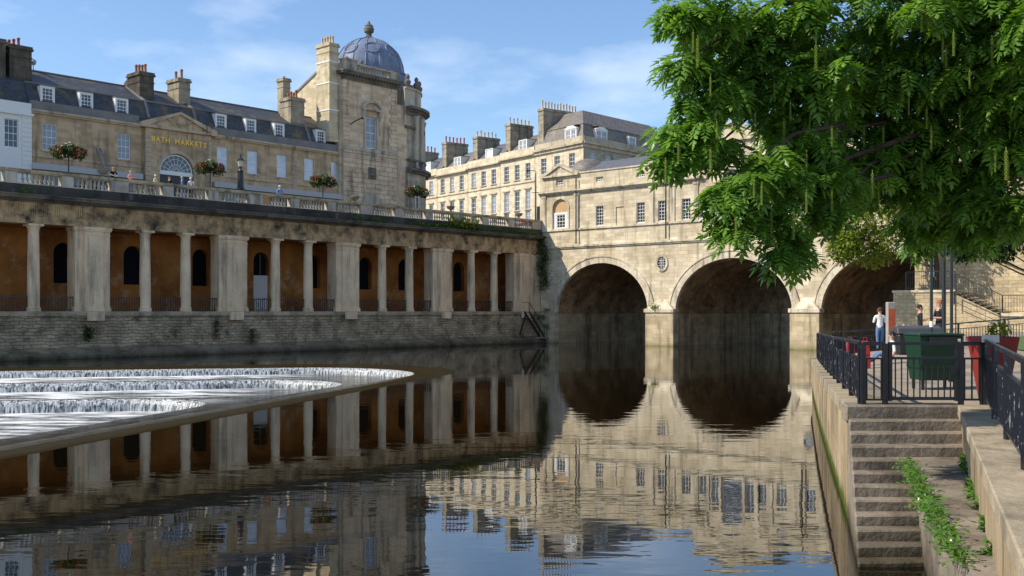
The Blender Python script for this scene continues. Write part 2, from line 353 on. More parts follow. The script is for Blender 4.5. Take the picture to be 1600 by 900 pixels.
V2=fillet((-13.0,55.4),(-20,-4.6),(-.255,-1),4.5,65,80)
n0=normals(V0)
if (n0[30]@np.array([0,-1]))<0: sgn=-1
else: sgn=1
def water_mat():
    m,t,b=newmat('river_water'); v=coords(t,False)
    col=mixc(t,ramp(t,noise(t,v,.08,3),.3,.7),(.0035,.0026,.0009),(.006,.0042,.0013)); t.links.new(col,b.inputs['Base Color'])
    b.inputs['Roughness'].default_value=.015; b.inputs['IOR'].default_value=2.0; b.inputs['Specular IOR Level'].default_value=.5
    h1=noise(t,v,.9,3,(.55,1.3,1),.5); h2=noise(t,v,4.0,2,(.6,1.3,1),.5); patch=ramp(t,noise(t,v,.07,3,(.7,1.3,1)),.42,.62)
    s=N(t,'ShaderNodeMath',operation='MULTIPLY'); t.links.new(h2,s.inputs[0]); s.inputs[1].default_value=.10
    a=N(t,'ShaderNodeMath',operation='ADD'); t.links.new(h1,a.inputs[0]); t.links.new(s.outputs[0],a.inputs[1])
    st=N(t,'ShaderNodeMath',operation='MULTIPLY_ADD'); t.links.new(patch,st.inputs[0]); st.inputs[1].default_value=.016; st.inputs[2].default_value=.006
    bp=N(t,'ShaderNodeBump'); bp.inputs['Distance'].default_value=.35; t.links.new(st.outputs[0],bp.inputs['Strength']); t.links.new(a.outputs[0],bp.inputs['Height']); t.links.new(bp.outputs[0],b.inputs['Normal'])
    return m
M_water=water_mat()
def foam_mat(name,lo,hi,stretch,scale,dark,white=(.70,.72,.73),bump=.5,edge=None):
    m,t,b=newmat(name); v=coords(t,False)
    f=ramp(t,noise(t,v,scale,8,stretch,.68),lo,hi)
    if edge:                              # less foam towards the smooth arm of the weir
        sp=N(t,'ShaderNodeSeparateXYZ'); t.links.new(v,sp.inputs[0])
        e=N(t,'ShaderNodeMath',operation='MULTIPLY_ADD'); e.inputs[1].default_value=-.255; t.links.new(sp.outputs[1],e.inputs[0]); t.links.new(sp.outputs[0],e.inputs[2])
        g_=ramp(t,e.outputs[0],edge[1],edge[0]); mm=N(t,'ShaderNodeMath',operation='MULTIPLY'); t.links.new(f,mm.inputs[0]); t.links.new(g_,mm.inputs[1]); f=mm.outputs[0]
    col=mixc(t,f,dark,white); t.links.new(col,b.inputs['Base Color'])
    r=N(t,'ShaderNodeMapRange'); r.inputs['To Min'].default_value=.08; r.inputs['To Max'].default_value=.8; t.links.new(f,r.inputs['Value']); t.links.new(r.outputs[0],b.inputs['Roughness'])
    bp=N(t,'ShaderNodeBump'); bp.inputs['Strength'].default_value=bump; bp.inputs['Distance'].default_value=.12; t.links.new(noise(t,v,scale*1.7,6,stretch),bp.inputs['Height']); t.links.new(bp.outputs[0],b.inputs['Normal'])
    return m
M_fall=foam_mat('falling_water',.40,.64,(1,1,.05),10.0,(.028,.032,.03),(.66,.69,.71),.3)
M_ledge=foam_mat('ledge_water',.43,.58,(.35,.9,1),.9,(.022,.021,.015),edge=(-31,-26.5))
M_pool=foam_mat('foaming_pool',.40,.60,(.3,1.0,1),1.1,(.028,.026,.018),edge=(-32.5,-28))
M_lip=foam_mat('sliding_crest_water',.60,.9,(.6,.6,1),4.0,(.026,.018,.005),(.09,.07,.035),.4); M_lip.node_tree.nodes['Principled BSDF'].inputs['IOR'].default_value=1.03
inn=n0*sgn
for mm_ in (M_ledge,M_pool):
    mm_.node_tree.nodes['Principled BSDF'].inputs['IOR'].default_value=1.2
outer=V0-inn*2.3
wat=MB(); ring=[(x,y,0) for x,y in outer]
wat.add(ring+[(-19,-60,0),(140,-60,0),(140,230,0),(-140,230,0),(-140,float(outer[0,1]),0)],[tuple(range(len(ring)+5))])
wo=struct(wat.build('river_water',M_water))
def sweep(P,prof,name,mat,jit=0,parent=None):
    nn=normals(P)*sgn; vs=[];fs=[]; k=len(prof)
    wv=np.cumsum(rng.normal(0,1,len(P))); wv=wv-np.convolve(wv,np.ones(25)/25,'same')
    for i,p in enumerate(P):
        for j,(o,z) in enumerate(prof):
            jj=jit*(j/(k-1))*float(np.clip(wv[i],-2,2)); q=p+nn[i]*(o+jj); vs.append((q[0],q[1],z))
    for i in range(len(P)-1):
        for j in range(k-1): fs.append((i*k+j,(i+1)*k+j,(i+1)*k+j+1,i*k+j+1))
    m=MB(); m.add(vs,fs); return m.build(name,mat,parent,smooth=True)
weir=thing('stepped_weir','stepped horseshoe weir with three white cascades in the river','weir',(0,0,0))
sweep(V0,[(-2.3,.003),(-2.0,.006),(-1.1,-.012),(-.4,-.05),(0,-.11)],'crest',M_lip,0,weir)
def strip(A,B,za,zb,name,mat):
    m=MB(); n=len(A); m.add([(x,y,za) for x,y in A]+[(x,y,zb) for x,y in B],[(i,i+1,n+i+1,n+i) for i in range(n-1)]); return m.build(name,mat,weir)
P0=resample(V0,.12); P1=resample(V1,.12); P2=resample(V2,.12)
sweep(P0,[(0,-.11),(.14,-.16),(.24,-.3),(.3,-.60)],'cascade',M_fall,.008,weir)
sweep(P1,[(-.3,-.53),(0,-.56),(.16,-.64),(.26,-.8),(.32,-1.10)],'cascade',M_fall,.008,weir)
sweep(P2,[(-.3,-1.05),(0,-1.08),(.18,-1.17),(.3,-1.4),(.36,-1.80)],'cascade',M_fall,.008,weir)
strip(V0+inn*.2,V1,-.53,-.53,'ledge',M_ledge); strip(V1+normals(V1)*sgn*.2,V2,-1.05,-1.05,'ledge',M_ledge)
M_band=foam_mat('churned_foam',.30,.56,(.5,1.1,1),1.6,(.10,.10,.09),(.74,.76,.77),.9,edge=(-33,-27.5))
for Vc,zb in ((V0,-.515),(V1,-1.035),(V2,-1.70)):
    nn=normals(Vc)*sgn; n=len(Vc); wob=np.convolve(rng.normal(0,1,n+8),np.ones(9)/9,'valid')[:,None]*.9
    m=MB(); A=Vc+nn*.22; B=Vc+nn*(1.5+wob); m.add([(x,y,zb) for x,y in A]+[(x,y,zb-.01) for x,y in B],[(i,i+1,n+i+1,n+i) for i in range(n-1)]); m.build('foam',M_band,weir)
pl=MB(); q=V2+normals(V2)*sgn*.2; pl.add([(x,y,-1.72) for x,y in q]+[(-50,-40,-1.72),(-140,-40,-1.72),(-140,float(q[0,1]),-1.72)],[tuple(range(len(q)+3))])
struct(pl.build('pool_water',M_pool))
struct(MB().box(-400,400,-300,600,-6,-5).build('river_bed',plain('bed_mud',(.05,.04,.025),.9)))
# ------------------------------------------------------------------ far bank: river wall, colonnade, balustrade
ZG=12.55
R90=math.pi/2
st=MB(); a=[T(-.3,-75),T(-.3,0.2),T(-.3,22),T(60,22.1),T(60,400),T(-400,400),T(-400,-75)]
# street level behind the colonnade (and the approach to the bridge)
st.prismz([(p.x,p.y) for p in (T(-1.6,-120),T(-1.6,-.2),T(-1.6,300),T(-500,300),T(-500,-120))],10.9,ZG)
struct(st.build('street_ground',stone('paving',(.22,.21,.19),(.16,.15,.14),None,.3,False,(.6,.6,.01),.1)))
wall=thing('river_wall','dark rubble stone river wall below the colonnade','wall',T(0,0,0),TH+R90)
# in these facade frames x runs to the right in the picture, -y is outward, so x=-v
VL=-69
m=MB(); m.box(VL,-.05,0,1.5,-2,3.1); m.build('rubble_face',M_rubble,wall)
m=MB(); m.box(VL,-.05,-.14,1.5,3.1,3.42); m.build('coping_course',stone('coping_stone',(.52,.43,.31),(.34,.28,.2),(.08,.075,.065),.45,False,(1.6,.6,.012),.35),wall)
m=MB(); m.prismx([(-.02,-2),(-.9,-2),(-.9,.28),(-.75,.42),(-.02,.75)],VL,-.05); m.build('footing_ledge',stone('wet_ledge',(.30,.25,.17),(.17,.14,.10),(.03,.03,.022),.5,False,(1.4,.4,.015),.5,moss=(.1,.8,(.035,.035,.02))),wall)
blocks=[-2.95-11.93*n for n in range(6)]
cols=[b-o for b in blocks for o in (4.2,7.63)]
cols=[c for c in cols if c>VL+1]
for i,b in enumerate(blocks[:]):
    MB().box(b-.62,b+.62,-.42,-.141,2.72,3.38).build('bracket_block',M_col,wall,bevel=.02)
colo=thing('riverside_colonnade','long stone colonnade with paired columns and ochre back wall along the river','colonnade',T(0,0,3.42),TH+R90)
H=6.2                                                # column height to architrave
m=MB(); m.box(VL,-.05,.0,5,-.3,-.002); m.build('walkway',stone('walk_stone',(.25,.22,.18),(.18,.16,.13),None),colo)
prof=[(.5,0),(.5,.14),(.47,.15),(.5,.24),(.43,.3),(.42,.34),(.42,1.5),(.41,3),(.37,H-.62),(.36,H-.52),(.4,H-.5),(.4,H-.44),(.37,H-.42),(.39,H-.34),(.48,H-.2),(.48,H-.16)]
cm=MB(); cm.lathe(prof,n=20); cm.box(-.56,.56,-.56,.56,-.12,0); cm.box(-.53,.53,-.53,.53,H-.16,H)
cme=cm.mesh('column',M_col,True)
for c in cols: inst(cme,'column',colo,(c,.52,0),random.uniform(-.02,.02))
def pierblock(m,hw,y0,y1):
    m.box(-hw,hw,y0,y1,0,H); m.box(-hw-.08,hw+.08,y0-.08,y1,-.1,.26); m.box(-hw-.05,hw+.05,y0-.05,y1,.26,.36)
    m.box(-hw-.04,hw+.04,y0-.04,y1,H-.62,H-.55); m.box(-hw-.08,hw+.08,y0-.08,y1,H-.3,H-.2); m.box(-hw-.12,hw+.12,y0-.12,y1,H-.2,H+.001)
pm=MB(); pierblock(pm,1.32,.22,1.5); pierblock(pm,.72,.02,1.4)
pme=pm.mesh('pier',M_col)
for b in blocks: inst(pme,'pier',colo,(b,0,0))
m=MB(); m.box(VL,-.05,.06,1.3,H,H+.5); m.box(VL,-.05,.12,1.3,H+.5,H+.56); m.build('architrave',M_entab,colo)
m=MB(); m.box(VL,-.05,.1,1.3,H+.56,H+1.5); m.build('frieze',M_entab,colo)
tg=MB()
x=VL+.4
while x<-.5:
    for k in (-.14,0,.14): tg.box(x+k-.045,x+k+.045,.055,.1,H+.62,H+1.42)
    tg.box(x-.22,x+.22,.05,.1,H+1.42,H+1.49); x+=.85
tag(tg.build('triglyphs',M_entab,colo),kind='stuff')
m=MB()
for (o,z0,z1) in [(-.05,1.5,1.62),(-.32,1.62,1.72),(-.62,1.72,1.9),(-.7,1.9,2.0)]: m.box(VL,-.05,o,1.5,H+z0,H+z1)
m.build('cornice',stone('soot_cornice',(.20,.17,.13),(.09,.08,.07),(.035,.032,.03),.55,False,None,.35),colo)
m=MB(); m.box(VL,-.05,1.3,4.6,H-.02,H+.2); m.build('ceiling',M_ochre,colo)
# back wall with arched openings (one white door)
niche=[-8.46,-16.2,-21.3,-27.5,-33.2,-39.2,-45.3,-50.9,-56.8,-62.5]
bw=MB(); holes=[(x-.8,x+.8,(.05 if abs(x+33.2)<.1 else 2.15),5.25,True) for x in niche]
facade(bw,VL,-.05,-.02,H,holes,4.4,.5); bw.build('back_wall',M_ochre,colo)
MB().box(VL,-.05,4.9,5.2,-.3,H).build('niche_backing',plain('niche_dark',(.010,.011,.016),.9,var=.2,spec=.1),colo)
for x in (-33.2,):
    d=MB().box(x-.78,x+.78,4.55,4.62,.05,3.2).build('door',plain('grey_white_door',(.62,.62,.60),.6,var=.08),colo); MB().box(x+.36,x+.42,4.5,4.55,1.1,1.2).build('handle',M_iron,d)
    MB().box(x-.07,x+.07,4.57,4.63,3.25,5.1).build('window_bars',M_iron,colo)
# iron railings between the supports
edges=sorted([(c-.45,c+.45) for c in cols]+[(b-1.35,b+1.35) for b in blocks]); prev=None
for e in edges:
    if prev is not None:
        a,b=prev,e[0]
        r=MB(); n=max(2,int((b-a)/.2))
        r.box(a,b,.47,.53,.99,1.06); r.box(a,b,.485,.515,.1,.14)
        for i in range(n+1):
            x=a+(b-a)*i/n; r.box(x-.018,x+.018,.48,.52,.02,1.12)
        c0=(a+b)/2
        for s in (-1,1): r.bar((c0-s*.45,.5,.14),(c0+s*.45,.5,1.0),.02); r.box(c0+s*.45-.015,c0+s*.45+.015,.488,.512,.1,1.02)
        r.build('railing',M_iron,colo)
    prev=e[1]
m=MB(); m.box(-1.6,-.05,.15,1.6,0,H); m.build('end_wall',M_col,colo)
# balustrade
bal=thing('stone_balustrade','weathered stone balustrade along the street edge above the colonnade','balustrade',T(0,0,3.42+H+2.0),TH+R90)
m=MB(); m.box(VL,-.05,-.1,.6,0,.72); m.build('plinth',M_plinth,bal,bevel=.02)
m=MB(); m.box(VL,-.05,-.12,.5,1.58,1.76); m.box(VL,-.05,-.06,.44,1.5,1.58); m.build('hand_rail',stone('rail_cap_stone',(.58,.47,.30),(.36,.30,.21),(.06,.055,.05),.55,False),bal)
m=MB(); m.box(VL,-.05,-.06,.44,.72,.8); m.build('base_rail',M_rail,bal)
bprof=[(.09,0),(.09,.05),(.05,.09),(.11,.24),(.115,.3),(.05,.5),(.055,.56),(.09,.62),(.09,.7)]
bme=MB().lathe(bprof,n=7).mesh('baluster',M_rail,True)
pedm=MB().box(-.48,.48,-.1,.48,.72,1.5).mesh('pedestal',M_rail)
ped=[-1.0]; x=-1.0
while x>VL+3: x-=3.976; ped.append(x)
for i,p in enumerate(ped):
    inst(pedm,'pedestal',bal,(p,0,0),0,(1.45 if i%3==0 else .9,1,1))
    if i<len(ped)-1:
        a,b=p-.75,ped[i+1]+.75; n=8
        for k in range(n): inst(bme,'baluster',bal,(a+(b-a)*(k+.5)/n,.18,.8))
# the tan board stuck in one opening
tag(MB().box(-.75,.75,0,.04,0,.7).build('tan_board',plain('tan_board',(.5,.24,.10),.8,var=.15)),'tan board closing a gap between balusters near the street lamp','board').location=T(.05,-36.2,12.42)
bpy.data.objects['tan_board'].rotation_euler=(0,0,TH+R90)
# urns
um=MB().lathe([(.22,0),(.22,.08),(.1,.14),(.12,.2),(.42,.36),(.58,.56),(.6,.66),(.54,.7),(.54,.62),(.2,.5)],n=14).mesh('urn',stone('urn_stone',(.28,.25,.19),(.18,.16,.12),(.07,.065,.05),.45,False,rand=True),True)
for v,l in ((49.9,'stone urn on the balustrade left of the bald man and ladder'),(26.0,'mossy stone urn on the balustrade below the domed gallery corner'),(13.8,'stone urn on the balustrade right of the flower stand by the gallery'),(3.6,'stone urn on the balustrade nearest the bridge')):
    o=bpy.data.objects.new('stone_urn',um); COL.objects.link(o); o.scale=(.72,.72,.8); o.location=T(-.2,-v,3.42+H+2+1.76); tag(o,l,'urn','stone urns on the balustrade')
# metal steps down to the water at the corner
ms=thing('metal_stairway','small dark metal stairway down the river wall beside the bridge','stairs',T(0,0,0),TH+R90)
m=MB()
for s in (-.35,.35): m.bar((-3.4,-.75+s,3.4),(-.9,-.75+s,.7),.08,.2)
m.pieces('stringer',M_iron,ms)
m=MB()
for i in range(9): x=-3.3+2.3*i/8; z=3.3-2.5*i/8; m.box(x-.14,x+.14,-1.08,-.42,z-.02,z+.02)
m.pieces('tread',M_iron,ms)
m=MB()
for s in (-1.1,):
    m.bar((-3.4,s,4.4),(-.9,s,1.7),.05); m.bar((-3.4,s,4.4),(-4.6,s,4.4),.05)
    for t in (0,.35,.7,1): m.bar((-3.4+2.5*t,s,3.4-2.7*t),(-3.4+2.5*t,s,4.4-2.7*t),.04)
m.build('hand_rail',M_iron,ms)
MB().box(-1.6,.0,-1.3,-.3,.5,.62).build('landing',stone('landing_slab',(.35,.32,.27),(.25,.22,.18),None),ms)
m=MB(); m.bar((-3.5,-.75,3.2),(-3.9,-.2,.9),.1); m.build('brace',M_iron,ms)

# ------------------------------------------------------------------ market building
mk=thing('market_building','two storey tan stone market hall with pediment and slate mansard roof','building',T(-12,0,ZG),TH+R90)
def zz(z): return z-ZG
x0,x1=-50.2,-17.35
wins=[(-48.6,'m'),(-42.1,'m'),(-32.3,'l'),(-29.0,'l'),(-25.6,'l'),(-22.3,'l'),(-18.9,'l')]
holes=[(x-.6,x+.6,zz(16.72),zz(18.95)) for x,_ in wins]
bayL,bayR=-40.3,-33.7
ah=(-38.9,-35.5,zz(16.0),zz(17.85),True)
fw=MB(); facade(fw,x0,bayL,0,zz(19.9),holes[:2]); facade(fw,bayR,x1,0,zz(19.9),holes[2:])
facade(fw,bayL,bayR,0,zz(19.9),[(-38.9,-35.5,zz(13.6),zz(17.7),True)],-.3)
for sx in (bayL,bayR): fw.add([(sx,-.3,0),(sx,0,0),(sx,0,zz(19.9)),(sx,-.3,zz(19.9))],[(0,1,2,3)])
fw.box(x0,x1,.6,9,0,zz(19.9)); fw.build('wall',M_market,mk)
for x,k in wins:
    w=window(mk,x,zz(16.72),1.2,2.23,.12,3 if k=='m' else 1,4 if k=='m' else 2,M_gm if k=='m' else M_gl)
    MB().box(x-.75,x+.75,-.09,.1,zz(16.60),zz(16.72)).build('sill',M_markettrim,w).matrix_parent_inverse=Matrix.Translation((-x,-.12,-zz(16.72)))
fw=window(mk,-37.2,zz(16.0),3.3,1.65,-.12,9,1,M_gd,True,True,.05,.12,name='fan_window')
MB().box(-38.9,-35.5,-.14,-.02,zz(15.75),zz(16.0)).build('transom',M_paint,mk)
MB().box(-38.8,-35.6,.0,.05,zz(13.6),zz(15.75)).build('entrance_door',plain('dark_door',(.03,.035,.04),.4),mk)
m=MB()
for i in range(20):
    a,b=math.pi*i/20,math.pi*(i+1)/20; c=(-37.2,zz(16.0))
    m.prism([(c[0]+1.72*math.cos(a),c[1]+1.72*math.sin(a)),(c[0]+1.72*math.cos(b),c[1]+1.72*math.sin(b)),(c[0]+2.0*math.cos(b),c[1]+2.0*math.sin(b)),(c[0]+2.0*math.cos(a),c[1]+2.0*math.sin(a))],-.36,-.3)
m.build('arch_moulding',M_markettrim,mk)
m=MB()
for sx,ww in ((bayL,.55),(bayR-.55,.55),(-24.3,.5),(-17.9,.45)):
    y=-.36 if sx<-33 else -.07
    for k in range(11): z=zz(14.6)+.42*k; dx=0 if k%2 else .12; m.box(sx-(0 if sx==bayL else dx),sx+ww+(dx if sx==bayL else 0),y,y+.1,z+.02,z+.40)
m.pieces('quoin',M_markettrim,mk)
m=MB(); m.box(x0,bayL-.2,-.1,.05,zz(16.1),zz(16.28)); m.box(bayR+.2,x1,-.1,.05,zz(16.1),zz(16.28)); m.pieces('string_course',M_markettrim,mk)
m=MB()
for (a,b) in ((x0,bayL-.45),(bayR+.45,x1)): m.box(a,b,-.3,.4,zz(19.8),zz(19.98)); m.box(a,b,-.18,.4,zz(19.66),zz(19.8))
m.pieces('eaves_cornice',M_markettrim,mk)
m=MB()
for (a,b) in ((x0,bayL-.45),(bayR+.45,x1)): m.box(a,b,-.05,.4,zz(19.98),zz(20.7))
m.pieces('parapet',M_lead,mk)
m=MB(); a,b,c=bayL-.45,bayR+.45,-37.0; zt=zz(21.5)
m.prism([(a,zz(19.75)),(b,zz(19.75)),(b,zz(19.98)),(a,zz(19.98))],-.62,.4)
m.prism([(a,zz(19.982)),(a+.01,zz(20.2)),(c,zt),(c,zt-.22),(a+.7,zz(19.982))],-.62,.5); m.prism([(b,zz(19.982)),(b-.01,zz(20.2)),(c+.001,zt),(c+.001,zt-.22),(b-.7,zz(19.982))],-.62,.5)
pd=m.build('pediment',M_markettrim,mk)
MB().prism([(a+.5,zz(19.983)),(b-.5,zz(19.983)),(c,zt-.23)],-.42,.4).build('tympanum',M_market,mk)
m=MB(); 
for k in range(9):
    t=k/8; x=c-1.1+2.2*t; z=zz(20.62)-.35*math.sin(t*math.pi*2)**2; m.lathe([(.02,-.1),(.13,0),(.1,.1),(.02,.16)],x,-.47,6,z0=z)
m.lathe([(.05,-.35),(.3,-.1),(.33,.1),(.2,.3),(.03,.34)],c,-.45,10,z0=zz(20.5)); m.build('cartouche',M_markettrim,mk)
# lettering
gold=plain('gold_leaf',(.90,.56,.10),.4,.1,.1)
adv={'B':.46,'A':.48,'T':.44,'H':.50,'M':.58,'R':.47,'K':.47,'E':.43,'S':.43,' ':.42}; word='BATH MARKETS'; xx=-37.0-sum(adv[c] for c in word)/2
for ch_ in word:
    if ch_!=' ':
        tcu=bpy.data.curves.new('letter','FONT'); tcu.body=ch_; tcu.size=.66; tcu.extrude=.03; tcu.align_x='CENTER'; tcu.offset=.014
        to=bpy.data.objects.new('tmp',tcu); COL.objects.link(to); dg=bpy.context.evaluated_depsgraph_get()
        tme=bpy.data.meshes.new_from_object(to.evaluated_get(dg)); bpy.data.objects.remove(to); tme.materials.clear(); tme.materials.append(gold)
        lo=bpy.data.objects.new('letter',tme); COL.objects.link(lo); lo.parent=mk; lo.location=(xx+adv[ch_]/2,-.34,zz(18.58)); lo.rotation_euler=(R(90),0,0)
    xx+=adv[ch_]
# shopfronts seen over the balustrade
m=MB(); m.box(x0,bayL-.3,-.5,-.02,zz(15.05),zz(15.55)); m.box(bayR+.3,x1,-.5,-.02,zz(15.05),zz(15.55)); m.pieces('shop_fascia',plain('pale_fascia',(.42,.42,.42),.6,var=.1),mk)
m=MB()
for x in np.arange(x0+1,x1,2.1):
    if bayL-.9<x<bayR+.3: continue
    m.box(x,x+1.5,-.25,-.1,0.3,zz(14.8))
m.pieces('shop_window',M_gd,mk)
# mansard roof, ridge, gables
ridge=zz(24.15)
m=MB(); m.prismx([(.35,zz(20.69)),(1.2,zz(22.35)),(4.6,ridge),(9,zz(20.5)),(9,zz(19.9)),(.35,zz(19.9))],x0,x1-.02); m.build('roof',M_slate,mk)
m=MB(); m.box(x0,x1-.03,1.1,1.26,zz(22.3),zz(22.42)); m.box(x0,x1-.03,4.5,4.7,ridge-.03,ridge+.08)
for x in (-39.6,-34.8,-21.9): m.prismx([(.3,zz(20.75)),(1.1,zz(22.45)),(4.6,ridge+.12),(4.6,ridge-.1),(1.3,zz(22.2)),(.5,zz(20.7))],x-.12,x+.12)
m.pieces('roof_leadwork',M_lead,mk)
for x in (-48.6,-45.3,-42.1,-32.2,-28.9,-25.6,-20.5): dormer(mk,x,zz(20.78),.92,1.2,.42,1.2,3,4,M_gd,M_lead)
chimney(mk,-51.2,-49.4,1.6,4.4,zz(21),zz(25.4),3,M_chimd,M_redpot,.8)
chimney(mk,-39.6,-38.2,2.0,4.2,zz(22.4),zz(25.2),4,M_chimd,M_terra,.85)
chimney(mk,-35.6,-34.4,2.2,4.2,zz(22.4),zz(25.3),2,M_chim,M_terra,.9)
chimney(mk,-23.4,-21.7,1.6,3.4,zz(22.0),zz(25.3),4,M_chim,M_terra,.7)
chimney(mk,-22.9,-22.0,3.6,4.6,zz(22.4),zz(27.6),1,M_chim,M_buff,.3)
m=MB(); m.lathe([(1.15,-1.5),(1.15,0),(1.3,.05),(1.3,.2),(1.1,.25),(1.0,.7),(.7,1.15),(.3,1.4),(.02,1.45)],-38.0,5.8,16,z0=zz(24.1)); m.build('cupola',M_chimd,mk,smooth=True)
m=MB(); m.tube([(-48.0,4.6,ridge),(-48.0,4.6,ridge+.5)],.05); m.lathe([(.02,-.28),(.2,-.2),(.28,0),(.2,.2),(.02,.28)],-48.0,4.6,10,z0=ridge+.75); m.build('roof_vent',plain('galvanised',(.45,.46,.48),.35,.6),mk,smooth=True)
m=MB(); m.tube([(x1-.12,-.12,0),(x1-.12,-.12,zz(19.6))],.07); m.pieces('drainpipe',M_iron,mk)
# white building at the left edge
wb=thing('white_stucco_house','white stucco house with sash window at the left edge','building',T(-12,0,ZG),TH+R90)
m=MB(); facade(m,-66,-50.22,0,zz(20.35),[(-52.35,-51.25,zz(16.6),zz(18.9)),(-56.5,-55.4,zz(16.6),zz(18.9))],-.25); m.box(-66,-50.22,.4,9,0,zz(19.9)); m.add([(-50.22,-.25,0),(-50.22,.4,0),(-50.22,.4,zz(20.35)),(-50.22,-.25,zz(20.35))],[(0,1,2,3)]); m.build('wall',M_white,wb)
for x in (-51.8,-55.95): window(wb,x,zz(16.6),1.1,2.3,-.13,3,4,M_gd)
m=MB(); m.box(-66,-50.1,-.45,.2,zz(19.3),zz(19.5)); m.build('cornice',M_white,wb)
m=MB()
for k in range(12): m.box(-51.0,-50.2,-.3,-.2,zz(14.9)+.38*k+.02,zz(14.9)+.38*k+.36)
m.pieces('quoin',M_white,wb)
m=MB(); m.prismx([(.2,zz(20.3)),(1.2,zz(22.35)),(4.6,ridge),(9,zz(20.5)),(9,zz(19.9)),(.2,zz(19.9))],-66,-50.24); m.build('roof',M_slate,wb)
chimney(wb,-53.6,-51.6,1.4,4.4,zz(21.5),zz(25.6),3,M_chimd,M_terra,.9)

# ------------------------------------------------------------------ domed gallery
ga=thing('domed_gallery','stone gallery with lead dome, columned bow and tall chimney','building',T(-11.5,0,ZG),TH+R90)
x0,x1=-18.3,-11.0; xc=-14.6
m=MB(); facade(m,x0,x1,0,zz(28.2),[(xc-.72,xc+.72,zz(20.8),zz(24.1)),(xc-1.0,xc+1.0,0,zz(14.2))]); m.prismx([(.5,0),(.5,zz(28.2)),(7.5,zz(26.5)),(7.5,0)],x0+.05,x1); m.build('wall',M_gallery,ga)
m=MB(); m.add([(x0,0,0),(x0,.5,0),(x0,.5,zz(28.2)),(x0,0,zz(28.2))],[(0,1,2,3)]); m.prismx([(.5,0),(.5,zz(29)),(3.4,zz(29.1)),(8.0,zz(26.7)),(8.0,0)],x0-.02,x0+.4); m.build('side_wall',M_gable,ga)
window(ga,xc,zz(20.8),1.44,3.3,.12,2,4,M_gm)
MB().box(xc-.95,xc+.95,.3,.4,0,zz(14.2)).build('entrance_door',M_gd,ga)
m=MB(); m.box(xc-.98,xc-.74,-.12,.1,zz(20.7),zz(24.3)); m.box(xc+.74,xc+.98,-.12,.1,zz(20.7),zz(24.3)); m.box(xc-.98,xc+.98,-.12,.1,zz(24.12),zz(24.4))
m.box(xc-1.35,xc+1.35,-.42,.1,zz(24.75),zz(24.95))
for s in (-1,1): m.prismx([(0,zz(24.75)),(-.4,zz(24.75)),(-.3,zz(24.3)),(-.1,zz(23.8)),(0,zz(23.8))],xc+s*1.1-.13,xc+s*1.1+.13)
A=arc_pts(xc,zz(24.952),1.35,.85,16); B=arc_pts(xc,zz(24.952),1.1,.62,16)
for k in range(16): m.prism([A[k],A[k+1],B[k+1],B[k]],-.42,.05)
m.build('window_hood',M_gtrim,ga)
MB().prism(arc_pts(xc,zz(24.953),1.1,.62,16),-.12,.05).build('hood_tympanum',M_gallery,ga)
q=MB()
for sx in (x0,x1):
    for k in range(15):
        z=zz(20.85)+.45*k; L=.95 if k%2 else .7
        a,b=(sx-.06,sx+L) if sx==x0 else (sx-L,sx+.06)
        q.box(a,b,-.08,.3,z+.025,z+.425)
q.pieces('quoin',M_gallery,ga)
r=MB()
for k in range(15):
    z=zz(13.0)+.5*k
    if z>zz(20.0): break
    for (a,b) in ((x0-.05,xc-1.35),(xc+1.35,x1)) if z<zz(15.2) else ((x0-.05,x1),):
        n=max(2,int((b-a)/1.15)); w=(b-a)/n; sh=.5*w if k%2 else 0
        xs=[a]+[a+w*i+sh for i in range(0 if sh else 1,n)]+[b]
        for i in range(len(xs)-1): r.box(xs[i]+.025,xs[i+1]-.025,-.1,.05,z+.03,z+.47)
r.pieces('rusticated_block',M_gallery,ga)
m=MB(); m.prism([(xc-1.35,zz(14.25)),(xc-.5,zz(14.25)),(xc-.3,zz(15.8)),(xc-1.0,zz(15.8))],-.2,0); m.prism([(xc+1.35,zz(14.25)),(xc+.5,zz(14.25)),(xc+.3,zz(15.8)),(xc+1.0,zz(15.8))],-.2,0); m.prism([(xc-.48,zz(14.25)),(xc+.48,zz(14.25)),(xc+.28,zz(16)),(xc-.28,zz(16))],-.3,0); m.pieces('keystone',M_gtrim,ga)
m=MB(); m.box(x0-.1,x1+.02,-.2,.2,zz(20.35),zz(20.7)); m.box(x0-.06,x1+.02,-.14,.2,zz(19.7),zz(19.9)); m.pieces('string_course',M_gtrim,ga)
m=MB()
for i in range(7): m.lathe([(.06,0),(.09,.2),(.05,.4),(.07,.62)],xc-.72+.24*i,-.13,6,z0=zz(19.95))
m.pieces('baluster',M_gtrim,ga)
m=MB(); m.lathe([(.1,-.55),(.42,-.2),(.45,.3),(.3,.55),(.05,.6)],xc+.1,-.1,8,z0=zz(18.1)); m.box(xc-.45,xc+.65,-.12,0,zz(17.5),zz(18.75)); m.build('cartouche',M_gdark,ga)
m=MB()
for (o,a,b) in ((-.15,27.6,27.8),(-.3,27.8,28.0),(-.75,28.12,28.3),(-.85,28.3,28.45)): m.box(x0-abs(o)*.8,x1+.3,o,1,zz(a),zz(b))
for i in range(18): x=x0-.3+i*.42; m.box(x,x+.2,-.62,-.3,zz(27.99),zz(28.12))
m.build('cornice',M_gdark,ga)
